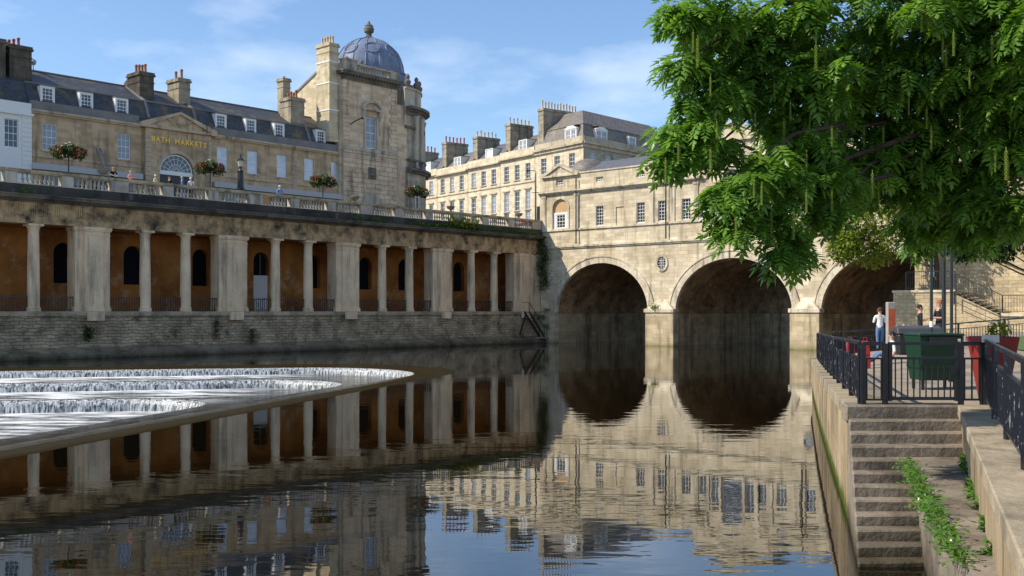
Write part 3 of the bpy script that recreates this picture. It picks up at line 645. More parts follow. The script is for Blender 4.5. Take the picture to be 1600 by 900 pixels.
m=MB(); m.box(x0,x0+1.6,-.2,.6,zz(28.45),zz(29.65)); m.box(x1-.9,x1+.3,-.2,.6,zz(28.45),zz(29.5)); m.box(x0+1.6,x1-.9,-.1,.5,zz(28.45),zz(28.7)); m.box(x0+1.6,x1-.9,-.15,.55,zz(29.32),zz(29.5)); m.box(x0-.08,x0+1.68,-.28,.68,zz(29.65),zz(29.8)); m.box(x0,x0+.6,.6,3,zz(28.45),zz(29.4)); m.pieces('parapet',M_gtrim,ga)
m=MB()
for i in range(12): m.lathe([(.1,0),(.13,.2),(.07,.42),(.1,.62)],x0+1.9+.38*i,.2,6,z0=zz(28.7))
m.pieces('baluster',M_gtrim,ga)
# gable wall and chimney on the market side
m=MB(); m.prismx([(.2,0),(.2,zz(29.3)),(3.2,zz(29.3)),(8.1,zz(26.9)),(8.1,0)],x0-.35,x0-.03); m.build('gable_wall',M_gable,ga)
m=MB(); m.prismx([(2.6,zz(29.35)),(8.3,zz(26.8)),(8.3,zz(27.05)),(2.6,zz(29.6))],x0-.45,x0+.1); m.build('gable_coping',M_lead,ga)
c=chimney(ga,x0-1.55,x0-.36,.35,2.5,zz(21.0),zz(31.2),5,M_gable,M_buff,.85)
m=MB()
for z in (29.2,27.0,24.2): m.box(x0-1.6,x0-.3,.3,2.55,zz(z),zz(z)+.12)
m.pieces('pale_band',M_paint,c)
# bow
bx,by,br=-9.4,6.0,6.0
a0,a1=-R90,0.6
MB().box(-11.02,-9.3,.22,4,0,zz(26.1)).build('link_wall',M_gallery,ga)
def ringband(m,r0,r1,z0,z1,n=28,b0=a0,b1=a1):
    vs=[];fs=[]
    for i in range(n+1):
        a=b0+(b1-b0)*i/n
        for r,z in ((r0,z0),(r1,z0),(r1,z1),(r0,z1)): vs.append((bx+r*math.cos(a),by+r*math.sin(a),z))
    for i in range(n):
        for k in range(4): fs.append((4*i+k,4*i+(k+1)%4,4*i+4+(k+1)%4,4*i+4+k))
    fs+=[(0,3,2,1),(4*n,4*n+1,4*n+2,4*n+3)]; m.add(vs,fs); return m
m=MB(); ringband(m,3.5,5.75,zz(19),zz(26)); m.build('bow_wall',M_bow,ga)
m=MB(); ringband(m,3.5,6.15,0,zz(18.7)); m.build('bow_base',M_bow,ga)
m=MB(); ringband(m,3.5,6.5,zz(18.7),zz(18.95)); ringband(m,3.5,6.75,zz(18.95),zz(19.2)); ringband(m,5.7,6.3,zz(19.2),zz(19.35)); ringband(m,5.9,6.2,zz(20.1),zz(20.3)); m.build('balcony_cornice',M_gdark,ga)
m=MB()
for i in range(26):
    a=a0+.08+i*.07; m.lathe([(.08,0),(.11,.2),(.06,.5),(.09,.75)],bx+6.05*math.cos(a),by+6.05*math.sin(a),6,z0=zz(19.35))
m.pieces('baluster',M_gdark,ga)
m=MB(); ringband(m,3.5,5.95,zz(25.2),zz(25.6)); ringband(m,3.5,6.2,zz(25.6),zz(25.8)); ringband(m,3.5,6.6,zz(25.8),zz(26.1)); m.build('bow_cornice',M_gdark,ga)
m=MB(); ringband(m,3.5,5.6,zz(26.1),zz(28.1)); ringband(m,3.5,5.75,zz(28.1),zz(28.3)); m.build('attic_drum',M_gtrim,ga)
cm=MB().lathe([(.42,0),(.42,.15),(.34,.25),(.33,2),(.28,5.2),(.36,5.5),(.42,5.7),(.42,5.85)],n=12).mesh('engaged_column',M_gtrim,True)
for a in (-1.28,-1.02,-.62,-.36,.05,.3): inst(cm,'engaged_column',ga,(bx+5.85*math.cos(a),by+5.85*math.sin(a),zz(19.35)))
for a in (-1.47,-.82,-.15):
    p=(bx+5.72*math.cos(a),by+5.72*math.sin(a))
    h=thing('bow_window_anchor',None,None,(0,0,0)); bpy.data.objects.remove(h)
    w=window(ga,0,0,1.1,3.0,0,2,4,M_gd); w.location=(p[0],p[1],zz(20.6)); w.rotation_euler=(0,0,a+R90)
    MB().box(-.8,.8,-.3,.2,3.1,3.35).build('hood',M_gdark,w)
w=window(ga,0,0,1.0,2.6,0,3,4,M_gl); w.location=(bx+6.17*math.cos(-1.3),by+6.17*math.sin(-1.3),zz(13.6)); w.rotation_euler=(0,0,-1.3+R90)
um2=MB().lathe([(.2,0),(.14,.1),(.34,.4),(.36,.6),(.16,.8),(.24,.95),(.2,1.15),(.02,1.3)],n=10).mesh('finial_urn',M_gdark,True)
for a in (-1.45,-1.1,-.72,-.35,0,.3): inst(um2,'finial_urn',ga,(bx+5.4*math.cos(a),by+5.4*math.sin(a),zz(28.3)),0,(1,1,1.2))
for x in (x0+2.4,x0+4.4): inst(um2,'finial_urn',ga,(x,2.4,zz(29.5)),0,(.9,.9,1))
# dome
dx,dy=-9.75,6.1
prof=[(4.25,-2.2),(4.25,0),(4.35,.05),(4.35,.25),(4.05,.3)]+[(3.95*math.cos(t),.3+4.1*math.sin(t)) for t in np.linspace(.02,1.42,12)]+[(.5,4.4),(.02,4.45)]
dome=MB().lathe(prof,dx,dy,40,z0=zz(30.1)).build('dome',stone('dome_lead',(.20,.24,.33),(.13,.165,.25),(.42,.45,.5),.22,True,None,.1,rough=.38),ga,smooth=True)
m=MB()
for k in range(16):
    a=2*math.pi*k/16; m.tube([(dx+(3.95*math.cos(t)+.02)*math.cos(a),dy+(3.95*math.cos(t)+.02)*math.sin(a),zz(30.4)+4.1*math.sin(t)) for t in np.linspace(.05,1.45,9)],.07,5)
m.pieces('dome_rib',MATS['dome_lead'],dome)
m=MB()
for k in range(8):
    a=2*math.pi*(k+.25)/8; t=.62; c=Vector((dx+3.98*math.cos(t)*math.cos(a),dy+3.98*math.cos(t)*math.sin(a),zz(30.4)+4.13*math.sin(t)))
    e1=Vector((-math.sin(a),math.cos(a),0)); e2=Vector((-math.sin(t)*math.cos(a),-math.sin(t)*math.sin(a),math.cos(t)))
    pts=[]
    for i in range(21):
        s=2*math.pi*i/20; q_=c+e1*.85*math.cos(s)+e2*.75*math.sin(s)
        dv=q_-Vector((dx,dy,zz(30.4))); hr=math.hypot(dv.x,dv.y); k2=1/math.sqrt((hr/3.97)**2+(dv.z/4.12)**2); pts.append(Vector((dx,dy,zz(30.4)))+dv*k2)
    m.tube(pts,.1,5)
m.pieces('dome_roundel',MATS['dome_lead'],dome)
m=MB(); m.lathe([(.55,0),(.6,.15),(.35,.3),(.3,.6),(.55,.8),(.6,1.2),(.45,1.35),(.5,1.5),(.2,1.75),(.12,1.95),(.02,2.1)],dx,dy,12,z0=zz(34.45)); m.build('crown_finial',M_gdark,ga,smooth=True)
m=MB(); m.box(x0+.4,x1,.5,5,zz(28.2),zz(28.6)); m.box(-13.8,-6,2.4,9,zz(26),zz(29.2)); m.build('roof',M_lead,ga)
m=MB(); m.tube([(x0+.9,-.1,zz(23.0)),(x0+.9,-.7,zz(23.2)),(x0+1.0,-1.6,zz(23.45))],.06); m.lathe([(.05,-.12),(.2,0),(.05,.12)],x0+1.05,-1.75,8,z0=zz(23.45)); m.build('wall_lamp',M_iron,ga)
# ------------------------------------------------------------------ the bridge
br_=thing('arched_stone_bridge','pale stone three arched bridge lined with shops and pavilions','bridge',T(0,0,0),TH)
ARCH=[(8.08,5.97),(23.55,6.25),(38.6,6.05)]; ZS=3.4; RISE=5.1; YB=24
def low(x):
    for c,a in ARCH:
        if abs(x-c)<a: return ZS+RISE*math.sqrt(1-((x-c)/a)**2)
    return -2.0
xs=[-.3]
for c,a in ARCH:
    xs+= [c-a*math.cos(math.pi*i/40) for i in range(41)]
xs.append(60); zt=10.3
m=MB()
for i in range(len(xs)-1):
    xa,xb=xs[i],xs[i+1]; inside=any(abs((xa+xb)/2-c)<a for c,a in ARCH)
    if inside:
        ca=[ca for ca in ARCH if abs((xa+xb)/2-ca[0])<ca[1]][0]
        f=lambda x:ZS+RISE*math.sqrt(max(0,1-((x-ca[0])/ca[1])**2)); za,zb=f(xa),f(xb)
    else: za=zb=-2.0
    m.add([(xa,0,za),(xb,0,zb),(xb,0,zt),(xa,0,zt),(xa,YB,za),(xb,YB,zb),(xb,YB,zt),(xa,YB,zt)],[(0,1,2,3)])
key={};nv=[];mp_=[]
for p in m.v:
    q=(round(p[0],4),round(p[1],4),round(p[2],4))
    if q not in key: key[q]=len(nv); nv.append(p)
    mp_.append(key[q])
m.v=nv; m.f=[tuple(mp_[i] for i in f) for f in m.f]
m.build('spandrel_wall',M_bridge,br_)
m=MB()
for c,a in ARCH:
    A=arc_pts(c,ZS,a,RISE,36)
    for k in range(36): m.add([(A[k][0],0,A[k][1]),(A[k+1][0],0,A[k+1][1]),(A[k+1][0],YB,A[k+1][1]),(A[k][0],YB,A[k][1])],[(0,1,2,3)])
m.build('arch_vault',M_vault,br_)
pr=[(-.3,2.1),(14.05,17.3),(29.8,32.55),(44.65,60)]
m=MB()
for a,b in pr: m.add([(a,0,-2),(a,YB,-2),(a,YB,ZS),(a,0,ZS),(b,0,-2),(b,YB,-2),(b,YB,ZS),(b,0,ZS)],[(0,1,2,3),(7,6,5,4)])
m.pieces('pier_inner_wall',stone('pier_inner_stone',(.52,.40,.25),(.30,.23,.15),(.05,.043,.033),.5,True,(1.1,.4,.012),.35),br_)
for a,b in pr[1:3]:
    m=MB(); m.box(a-.05,b+.05,-.5,.3,-2,ZS-.1); m.build('pier',M_pier,br_,bevel=.04)
    m=MB(); m.box(a-.15,b+.15,-.62,.32,ZS-.1,ZS+.28); m.build('pier_cap',M_bridge2,br_,bevel=.03)
    m=MB(); m.hull([(a,-.5,ZS+.28),(b,-.5,ZS+.28),(b,0,ZS+.28),(a,0,ZS+.28)],[(a+1.2,-.05,ZS+1.25),(b-1.2,-.05,ZS+1.25),(b-1.2,0,ZS+1.25),(a+1.2,0,ZS+1.25)]); m.build('pier_hood',M_bridge2,br_)
m=MB(); m.box(-.3,2.15,-.35,.3,-2,ZS-.1); m.build('pier',M_pier,br_)
for c,a in ARCH:                                        # voussoir rings, each stone its own piece
    n=33
    for k in range(n):
        t0,t1=math.pi*k/n,math.pi*(k+1)/n; e=.0012
        P=lambda t,o:(c+(a+o)*math.cos(t),ZS+(RISE+o)*math.sin(t))
        m=MB(); m.prism([P(t0+e,-.02),P(t0+e,.62),P((t0+t1)/2,.62),P(t1-e,.62),P(t1-e,-.02)],-.09-.004*(k%2),.3); m.build('voussoir',M_bridge2,br_)
    m=MB()
    A=arc_pts(c,ZS,a+.62,RISE+.62,40); B=arc_pts(c,ZS,a+.76,RISE+.76,40)
    for k in range(40): m.prism([A[k],A[k+1],B[k+1],B[k]],-.16,.1)
    m.build('hood_mould',M_bridge2,br_)
# round windows above the piers
for x in (15.7,31.4):
    m=MB()
    for k in range(24):
        a,b=2*math.pi*k/24,2*math.pi*(k+1)/24
        m.prism([(x+.5*math.cos(a),8.25+.62*math.sin(a)),(x+.5*math.cos(b),8.25+.62*math.sin(b)),(x+.72*math.cos(b),8.25+.86*math.sin(b)),(x+.72*math.cos(a),8.25+.86*math.sin(a))],-.12,.05)
    o=m.build('oval_window',M_bridge2,br_); MB().prism([(x+.5*math.cos(2*math.pi*k/24),8.25+.62*math.sin(2*math.pi*k/24)) for k in range(24)],-.02,.02).build('pane',M_gd,o)
    m=MB(); m.box(x-.02,x+.02,-.05,-.021,7.65,8.85); m.box(x-.2,x-.17,-.05,-.021,7.72,8.78); m.box(x+.17,x+.2,-.05,-.021,7.72,8.78)
    for z in (8.0,8.25,8.5): m.box(x-.47,x+.47,-.048,-.022,z-.015,z+.015)
    m.build('glazing_bars',M_paint,o)
# string courses
m=MB(); m.box(-.3,60,-.22,.2,10.3,10.5); m.box(-.3,60,-.12,.2,10.16,10.3); m.pieces('string_course',M_bridge2,br_)
XM=23.6                                                 # centre; the front mirrors about it
main=[7.9,13.1,15.7,18.5,20.55]; blind=[10.5]
def mir(L): return L+[2*XM-x for x in L]
hs=[(x-.5,x+.5,12.4,14.45) for x in mir(main)]
att=[(x-.5,x+.5,17.0,17.5) for x in mir([7.9,13.1,18.5])]
cen=[(XM-1.05,XM+1.05,12.4,16.9,True),(XM-2.25,XM-1.45,12.4,15.3),(XM+1.45,XM+2.25,12.4,15.3)]
pav=[(1.55,3.65,12.4,15.55,True),(2*XM-3.65,2*XM-1.55,12.4,15.55,True)]; patt=[(2.0,3.0,17.05,17.6),(2*XM-3.0,2*XM-2.0,17.05,17.6)]
m=MB(); ZT=18.1
facade(m,-.3,2*XM+.3,10.5,ZT,[h for h in hs+att+cen+pav+patt if True]+[(x-.5,x+.5,12.25,14.2) for x in mir(blind)],0,.3)
m.box(-.3,2*XM+.3,.55,8,10.3,ZT); m.build('shop_wall',M_bridge,br_)
MB().box(-.3,60,8,YB-8,10.31,ZG-.02).build('roadway',stone('road_stone',(.2,.19,.17),(.15,.14,.13),None),br_)
MB().box(-.3,60,YB-8,YB,10.31,ZT).build('north_shops',M_bridge,br_)
MB().box(2*XM+.35,60,.0,8,10.52,14).build('east_wall',M_bridge,br_)
for x in mir(main): window(br_,x,12.4,1.0,2.05,.14,3,6,M_gd)
for x in mir([7.9,13.1,18.5]): window(br_,x,17.0,1.0,.5,.14,4,2,M_gd)
for x in (2.5,2*XM-2.5): window(br_,x,17.05,1.0,.55,.14,4,2,M_gd)
m=MB()
for x in mir(blind): m.box(x-.5,x+.5,.1,.3,12.25,14.2)
for x in mir([15.7]): m.box(x-.5,x+.5,-.04,.05,17.0,17.55)
m.pieces('blind_panel',M_bridge,br_)
for x in (2.6,2*XM-2.6):
    MB().prism([(x-1.05,13.95),(x+1.05,13.95)]+arc_pts(x,14.5,1.05,1.05,16)[0:17],.18,.3).build('arch_infill',stone('tinted_infill',(.58,.38,.2),(.5,.35,.2),None,.2,False),br_)
    w=window(br_,x,12.4,1.25,1.5,.12,3,4,M_gd,bar=.04,fr=.09)
    for s in (-1,1): MB().box(x+s*.84-.2,x+s*.84+.2,.1,.2,12.4,13.95).build('side_panel',M_paint,br_)
    MB().box(x-1.05,x+1.05,.08,.2,13.9,14.1).build('transom',M_paint,br_)
    m=MB(); A=arc_pts(x,14.5,1.05,1.05,18); B=arc_pts(x,14.5,1.28,1.28,18)
    for k in range(18): m.prism([A[k],A[k+1],B[k+1],B[k]],-.08,.05)
    for s in (-1,1): m.box(x+s*1.165-.115,x+s*1.165+.115,-.08,.05,12.3,14.5)
    m.build('arch_moulding',M_bridge2,br_)
window(br_,XM,12.4,2.1,4.5,.14,4,6,M_gd,True,True,.06,.1,name='venetian_window')
for s in (-1,1): window(br_,XM+s*1.85,12.4,.8,2.9,.14,2,6,M_gd)
m=MB(); A=arc_pts(XM,15.85,1.05,1.05,20); B=arc_pts(XM,15.85,1.35,1.35,20); C_=arc_pts(XM,16.2,2.75,2.6,24); D_=arc_pts(XM,16.2,3.05,2.9,24)
for k in range(20): m.prism([A[k],A[k+1],B[k+1],B[k]],-.1,.05)
for k in range(24): m.prism([C_[k],C_[k+1],D_[k+1],D_[k]],-.14,.05)
for x in (-2.6,-1.25,1.25,2.6): m.box(XM+x-.14,XM+x+.14,-.14,.05,12.3,15.4)
m.box(XM-2.8,XM-1.1,-.2,.05,15.4,15.75); m.box(XM+1.1,XM+2.8,-.2,.05,15.4,15.75); m.build('venetian_moulding',M_bridge2,br_)
for s in (-1,1):
    m=MB(); m.lathe([(.3,-.1),(.44,-.05),(.44,.05),(.3,.1)],0,0,18); o=m.build('round_window',M_bridge2,br_,(XM+s*3.4,-.02,17.7)); o.rotation_euler=(R90,0,0)
    MB().lathe([(.31,-.02),(.31,.06)],0,0,18).build('pane',M_gd,o)
# sill course, cornice, pilasters
m=MB(); m.box(-.3,2*XM+.3,-.14,.05,12.1,12.28); m.build('sill_course',M_bridge2,br_)
m=MB()
for (o,a,b) in ((-.12,16.0,16.15),(-.3,16.15,16.27),(-.4,16.27,16.42)):
    for (p,q_) in ((-.35,XM-3.1),(XM+3.1,2*XM+.35)): m.box(p,q_,o,.05,a,b)
m.pieces('cornice',M_bridge2,br_)
m=MB()
for x in mir([.3,4.9,14.45,16.95,19.65]): m.box(x-.28,x+.28,-.1,.02,12.28,16.0); m.box(x-.34,x+.34,-.15,.02,15.75,15.99)
m.pieces('pilaster',M_bridge2,br_)
m=MB(); m.box(4.95,XM-3.5,-.1,.5,ZT,ZT+.14); m.box(XM+3.5,2*XM-4.95,-.1,.5,ZT,ZT+.14); m.pieces('parapet_coping',M_bridge2,br_)
def ped_(m,c,hw,z,h,y0=-.3,y1=.6):
    m.prism([(c-hw-.2,z),(c+hw+.2,z),(c+hw+.2,z+.16),(c-hw-.2,z+.16)],y0,y1)
    for s in (-1,1): m.prism([(c+s*(hw+.2),z+.162),(c+s*(hw+.2),z+.3),(c,z+h),(c,z+h-.2),(c+s*(hw-.35),z+.162)],y0,y1)
m=MB(); ped_(m,2.6,2.4,17.95,1.35); ped_(m,2*XM-2.6,2.4,17.95,1.35); ped_(m,15.7,1.4,18.1,.8,-.2); ped_(m,2*XM-15.7,1.4,18.1,.8,-.2); ped_(m,XM,4.2,19.5,1.9,-.3,3); m.pieces('pediment',M_bridge2,br_)
m=MB()
for c,hw,z,h in ((2.6,2.2,17.97,1.25),(2*XM-2.6,2.2,17.97,1.25),(15.7,1.2,18.12,.7),(2*XM-15.7,1.2,18.12,.7)): m.prism([(c-hw,z),(c+hw,z),(c,z+h-.12)],-.12,.55)
m.prism([(XM-4.2,ZT),(XM+4.2,ZT),(XM+4.2,19.5),(XM-4.2,19.5)],-.02,4); m.prism([(XM-4,19.52),(XM+4,19.52),(XM,21.2)],-.1,2.9); m.pieces('pediment_wall',M_bridge,br_)
for c in (3.4,2*XM-3.4): MB().lathe([(2.1,0),(2.1,.5)]+[(2.1*math.cos(t),.5+1.6*math.sin(t)) for t in np.linspace(.1,1.5,8)],c+.6,3.2,24,z0=18.0).build('pavilion_dome',M_slate2,br_,smooth=True)
m=MB()
for a,b in ((5.4,XM-4.25),(XM+4.25,2*XM-5.4)): m.prismx([(.5,ZT+.02),(.5,ZT+.16),(3.6,19.7),(7.9,ZT+.15),(7.9,ZT+.02)],a,b)
m.pieces('roof',M_slate3,br_)
m=MB()
for x in (5.0,16.35,2*XM-16.35,2*XM-5.0): m.tube([(x,-.3,10.6),(x,-.3,17.6)],.07)
m.pieces('drainpipe',M_iron,br_)
# vault ledges and mooring chains' dark line
m=MB()
for a,b in pr: m.box(a-.06,a,.3,YB-.3,ZS-.2,ZS); m.box(b,b+.06,.3,YB-.3,ZS-.2,ZS)
m.pieces('impost_ledge',M_vault,br_)

# ------------------------------------------------------------------ stone terrace row behind (stepped houses) and the corner house
RW=math.atan2(-.806,.592); K=Vector((9.5,139,ZG))
def rowx(s): return s                       # local x (negative = to the left of the corner)
ztop=25.6
bounds=[-10.6,-19.0,-27.6,-36.5,-45.5]
labs=['pale terrace house beside the corner building, with tall buff chimney pots','pale terrace house second from the corner, with white dormer','pale terrace house third from the corner, with red and white pots','pale terrace house nearest the domed gallery, partly hidden behind it']
for i in range(4):
    b,a=bounds[i],bounds[i+1]; ht=ztop+(.25 if i==0 else .0)-(.2 if i==2 else 0)
    hb=thing('terrace_house',labs[i],'house',K+Vector((.592*(a+b)/2,-.806*(a+b)/2,0)),RW,'terrace houses behind the bridge'); o=(a+b)/2; hw=(b-a)/2-.02
    wx=[-hw*.62,0,hw*.62]
    hol=[(x-.58,x+.58,z,z+h) for x in wx for z,h in ((15.2-ZG,2.6),(18.0-ZG,2.7),(22.4-ZG,2.2))]
    m=MB(); facade(m,-hw,hw,0,zz(ht),hol); m.box(-hw,hw,.6,9,0,zz(ht)); m.build('wall',M_row,hb)
    for x in wx:
        for z,h in ((15.2,2.6),(18.0,2.7),(22.4,2.2)):
            w=window(hb,x,zz(z),1.16,h,.12,2,4,random.choice([M_gd,M_gd,M_gm])); MB().box(-.75,.75,-.26,0,-.12,0).build('sill',M_rowtrim,w)
    m=MB()
    for x in wx: m.box(x-.8,x+.8,-.18,.05,zz(20.9),zz(21.05))
    m.box(-hw,hw,-.12,.05,zz(21.8),zz(21.95)); m.box(-hw,hw,-.2,.1,zz(ht)-.5,zz(ht)-.3); m.box(-hw,hw,-.45,.1,zz(ht)-.3,zz(ht)-.12); m.build('cornice',M_rowtrim,hb)
    m=MB(); m.box(-hw,hw,-.1,.4,zz(ht)-.12,zz(ht)+.9); m.build('parapet',M_row,hb)
    m=MB(); m.prismx([(.45,zz(ht)+.3),(2.6,zz(ht)+2.6),(5.2,zz(ht)+3.9),(9,zz(ht)+.3)],-hw,hw); m.build('roof',M_slate3 if i%2 else M_slate2,hb)
    m=MB(); m.prismx([(.2,zz(ht)+.5),(2.5,zz(ht)+2.95),(5.2,zz(ht)+4.25),(5.2,zz(ht)+3.6),(2.6,zz(ht)+2.3),(.5,zz(ht)+.3)],-hw-.0,-hw+.3); m.build('party_wall',M_gdark,hb)
    dormer(hb,hw*.1,zz(ht)+.95,1.7,1.35,.7,1.8,2,2,M_gl if i%2 else M_gm,M_slate,False,True)
    chimney(hb,-hw-.3,-hw+.9,1.2,5.4,zz(ht)+1.0,zz(ht)+5.4-(.5 if i%2 else 0),6,M_chim,[M_buff,M_buff,M_redpot,M_redpot][i],.95)
cb=thing('corner_building','corner building with mansard roof and long row of chimney pots','building',K,RW)
hol=[(x-.6,x+.6,z,z+h) for x in (-8.6,-5.6,-2.4) for z,h in ((zz(18.0),2.7),(zz(22.6),2.2),(zz(15.2),2.4))]
m=MB(); facade(m,-10.55,0,0,zz(25.8),hol); m.box(-10.55,-3.6,.6,14,0,zz(25.8)); m.build('wall',M_row,cb)
for x in (-8.6,-5.6,-2.4):
    for z,h in ((15.2,2.4),(18.0,2.7),(22.6,2.2)): window(cb,x,zz(z),1.2,h,.12,2,4,M_gd)
# side facing the river
sf=MB(); SA=math.atan2(.741,.672)-RW
side=thing('x',None,None,(0,0,0)); bpy.data.objects.remove(side)
sb=MB(); hol=[(x-.7,x+.7,z,z+h) for x in (2.2,5.6,9.2,12.8,16.4) for z,h in ((zz(18.0),2.7),(zz(22.6),2.2))]
facade(sb,0,22,0,zz(25.8),hol); sb.box(2.6,22,.8,9,0,zz(25.8)); swo=sb.build('river_side_wall',stone('shade_grey_side_stone',(.42,.38,.31),(.33,.30,.25),(.16,.14,.12),.3,True,(.9,.33,.006),.15,joint=.85),cb); swo.rotation_euler=(0,0,SA)  # river face's shade put into a greyer stone than the street front
for x in (2.2,5.6,9.2,12.8,16.4):
    for z,h in ((18.0,2.7),(22.6,2.2)): window(swo,x,zz(z),1.4,h,.12,2,4,M_gm)
m=MB(); m.box(-10.55,.35,-.5,.2,zz(25.8),zz(26.1)); m.box(-10.55,.2,-.25,.2,zz(25.4),zz(25.8)); m.build('cornice',M_rowtrim,cb)
m=MB(); m.box(-.3,22,-.5,.2,zz(25.803),zz(26.103)); m.box(-.2,22,-.2,.2,zz(25.35),zz(25.803)); m.box(0.1,22,.0,.5,zz(26.1),zz(26.9)); o=m.build('river_side_cornice',M_rowtrim,cb); o.rotation_euler=(0,0,SA)
m=MB(); m.box(-10.55,-.1,.0,.5,zz(26.1),zz(26.9)); m.build('parapet',M_rowtrim,cb)
# mansard: footprint corners (row frame); lower steep stage and upper hip
cs,sn=math.cos(SA),math.sin(SA)
def SP(x,y): return (x*cs-y*sn,x*sn+y*cs)
def ringat(off,z): 
    q=SP(22,off); c=(SP(0,off)); # corner offset approx by moving inwards along both faces
    k=(-off*1.15,off*1.0); k2=SP(off*.2,off*1.0)
    kk=(-1.224*off,off)
    e=SP(22,13-off)
    return [(-10.55,off,z),(kk[0],kk[1],z),(q[0],q[1],z),(e[0],e[1],z),(-10.55,14-off,z)]
m=MB(); m.hull(ringat(.6,zz(26.2)),ringat(1.5,zz(28.9))); m.build('mansard_roof',M_slate2,cb)
m=MB(); m.hull(ringat(1.4,zz(28.9)),ringat(4.6,zz(31.6))); m.build('upper_roof',M_slate2,cb)
dormer(cb,-3.6,zz(26.75),2.2,1.4,.75,1.3,2,2,M_gm,M_slate2,True,True)
for x in (5.0,12.2):
    o=bpy.data.objects.new('side_dormers',None); COL.objects.link(o); o.parent=cb; o.rotation_euler=(0,0,SA); d=dormer(cb,x,zz(26.75),2.3 if x<10 else 1.5,1.4,.75,1.3,2,2,M_gm,M_slate2,x<10,x<10); d.rotation_euler=(0,0,SA); bpy.data.objects.remove(o)
chimney(cb,-11.1,-9.9,1.0,7.6,zz(27),zz(32.2),12,M_chim,M_buff,1.1)

# ------------------------------------------------------------------ right bank: quay, steps, path, coping
def xq(Y): return 5.47+.265*(Y-17)
M_quay=stone('quay_concrete',(.46,.36,.24),(.25,.20,.13),(.06,.055,.03),.5,True,(2.2,.8,.008),.35,moss=(.36,.58,(.06,.08,.014)),joint=.75)
M_cop=stone('quay_coping',(.42,.35,.25),(.22,.185,.135),(.07,.06,.045),.46,False,None,.5,nscale=1.2)
M_step=stone('step_stone',(.29,.245,.195),(.16,.135,.108),(.05,.042,.032),.5,False,None,.6,nscale=1.5,moss=(.2,.75,(.035,.03,.016)))
M_pave=stone('terrace_paving',(.33,.28,.22),(.25,.21,.17),(.13,.11,.09),.3,False,None,.3,nscale=.8)
edge=[(5.47,17),(7.3,24),(9.3,31.6),(11.4,39.4),(12.7,44.2),(13.3,46.2),(14.3,47.6),(16.0,48.4),(18.5,49.5),(27.2,75.0)]
def zgr(X,Y):
    zq=1.84-.016*(min(max(Y,17),46)-17)
    xl=np.interp(Y,[p[1] for p in edge],[p[0] for p in edge]) if Y>=17 else 0
    return zq+ (min(.7,.1*max(0,X-xl))*min(1,max(0,(Y-20)/18)) if Y>17 else 0)
rows=sorted(set(list(np.arange(17,76,1.5))+[p[1] for p in edge]))
m=MB(); vs=[];fs=[]; nc=13
for Y in rows:
    xl=np.interp(Y,[p[1] for p in edge],[p[0] for p in edge])
    for k in range(nc): X=xl+ (70-xl)*(k/(nc-1))**2; vs.append((X,Y,zgr(X,Y)))
for i in range(len(rows)-1):
    for k in range(nc-1): fs.append((i*nc+k,i*nc+k+1,(i+1)*nc+k+1,(i+1)*nc+k))
m.add(vs,fs)
def xw(Y): return 7.3+.39*(Y-17)
m.add([(xw(-14),-14,1.84),(70,-14,1.84),(70,17,1.84),(xw(17),17,1.84)],[(0,1,2,3)]); struct(m.build('terrace_ground',M_pave))
qw=thing('quay_wall','sunlit concrete quay wall with green moss line along the terrace edge','wall',(0,0,0))
m=MB(); m2=MB()
for i in range(len(edge)-1):
    (xa,ya),(xb,yb)=edge[i],edge[i+1]; za,zb=zgr(xa,ya),zgr(xb,yb); d=Vector((xb-xa,yb-ya)).normalized(); n=Vector((d.y,-d.x))
    m.add([(xa,ya,-2),(xb,yb,-2),(xb,yb,zb-.02),(xa,ya,za-.02)],[(0,1,2,3)])
    if i==0: xa,ya=5.63,17.44
    w=.55
    m2.hull([(xa-n.x*.06,ya-n.y*.06,za-.2),(xb-n.x*.06,yb-n.y*.06,zb-.2),(xb+n.x*w,yb+n.y*w,zb-.2),(xa+n.x*w,ya+n.y*w,za-.2)],[(xa-n.x*.06,ya-n.y*.06,za+.03),(xb-n.x*.06,yb-n.y*.06,zb+.03),(xb+n.x*w,yb+n.y*w,zb+.03),(xa+n.x*w,ya+n.y*w,za+.03)])
m.add([(5.47,17,-2),(7.35,17,-2),(7.35,17,1.83),(5.47,17,1.83)],[(0,1,2,3)])
m.build('wall_face',M_quay,qw); m2.build('coping',M_cop,qw)
steps=thing('river_steps','worn stone steps going down from the gate into the river','steps',(5.5,17,0))
def xl_(Y): return 5.47+.28*(Y-17)
for k in range(1,15):
    Y1=17-.3*(k-1) if k<=4 else 15.8-.27*(k-5); Y0=Y1-(.32 if k<=4 else .29); z=1.84-.17*k if k<=4 else 1.16-.155*(k-4)
    if k<=4: xr0,xr1=xw(Y0)+.05,xw(Y1)+.05
    else: xr0,xr1=xl_(Y0)+.95,xl_(Y1)+.95
    e=random.uniform(-.012,.012); m=MB(); n=6; lo=[];hi=[]
    m.hull([(xl_(Y0)-5.5,Y0-17,-2),(xr0-5.5,Y0-17,-2),(xr1-5.5,Y1-17,-2),(xl_(Y1)-5.5,Y1-17,-2)],[(xl_(Y0)-5.5,Y0-17,z+e),(xr0-5.5,Y0-17,z-e),(xr1-5.5,Y1-17,z+e*.5),(xl_(Y1)-5.5,Y1-17,z)])
    o=m.build('step',M_step,steps,bevel=.025)
m=MB(); m.hull([(xl_(17)-5.56,-.08,1.6),(xw(17)-5.45,-.08,1.6),(xw(17)-5.4,.5,1.6),(xl_(17)-5.45,.5,1.6)],[(xl_(17)-5.56,-.08,1.885),(xw(17)-5.45,-.08,1.875),(xw(17)-5.4,.5,1.885),(xl_(17)-5.45,.5,1.885)]); m.build('top_step',M_step,steps,bevel=.025)
def xp(Y): return 5.73+.31*(Y-14.7)
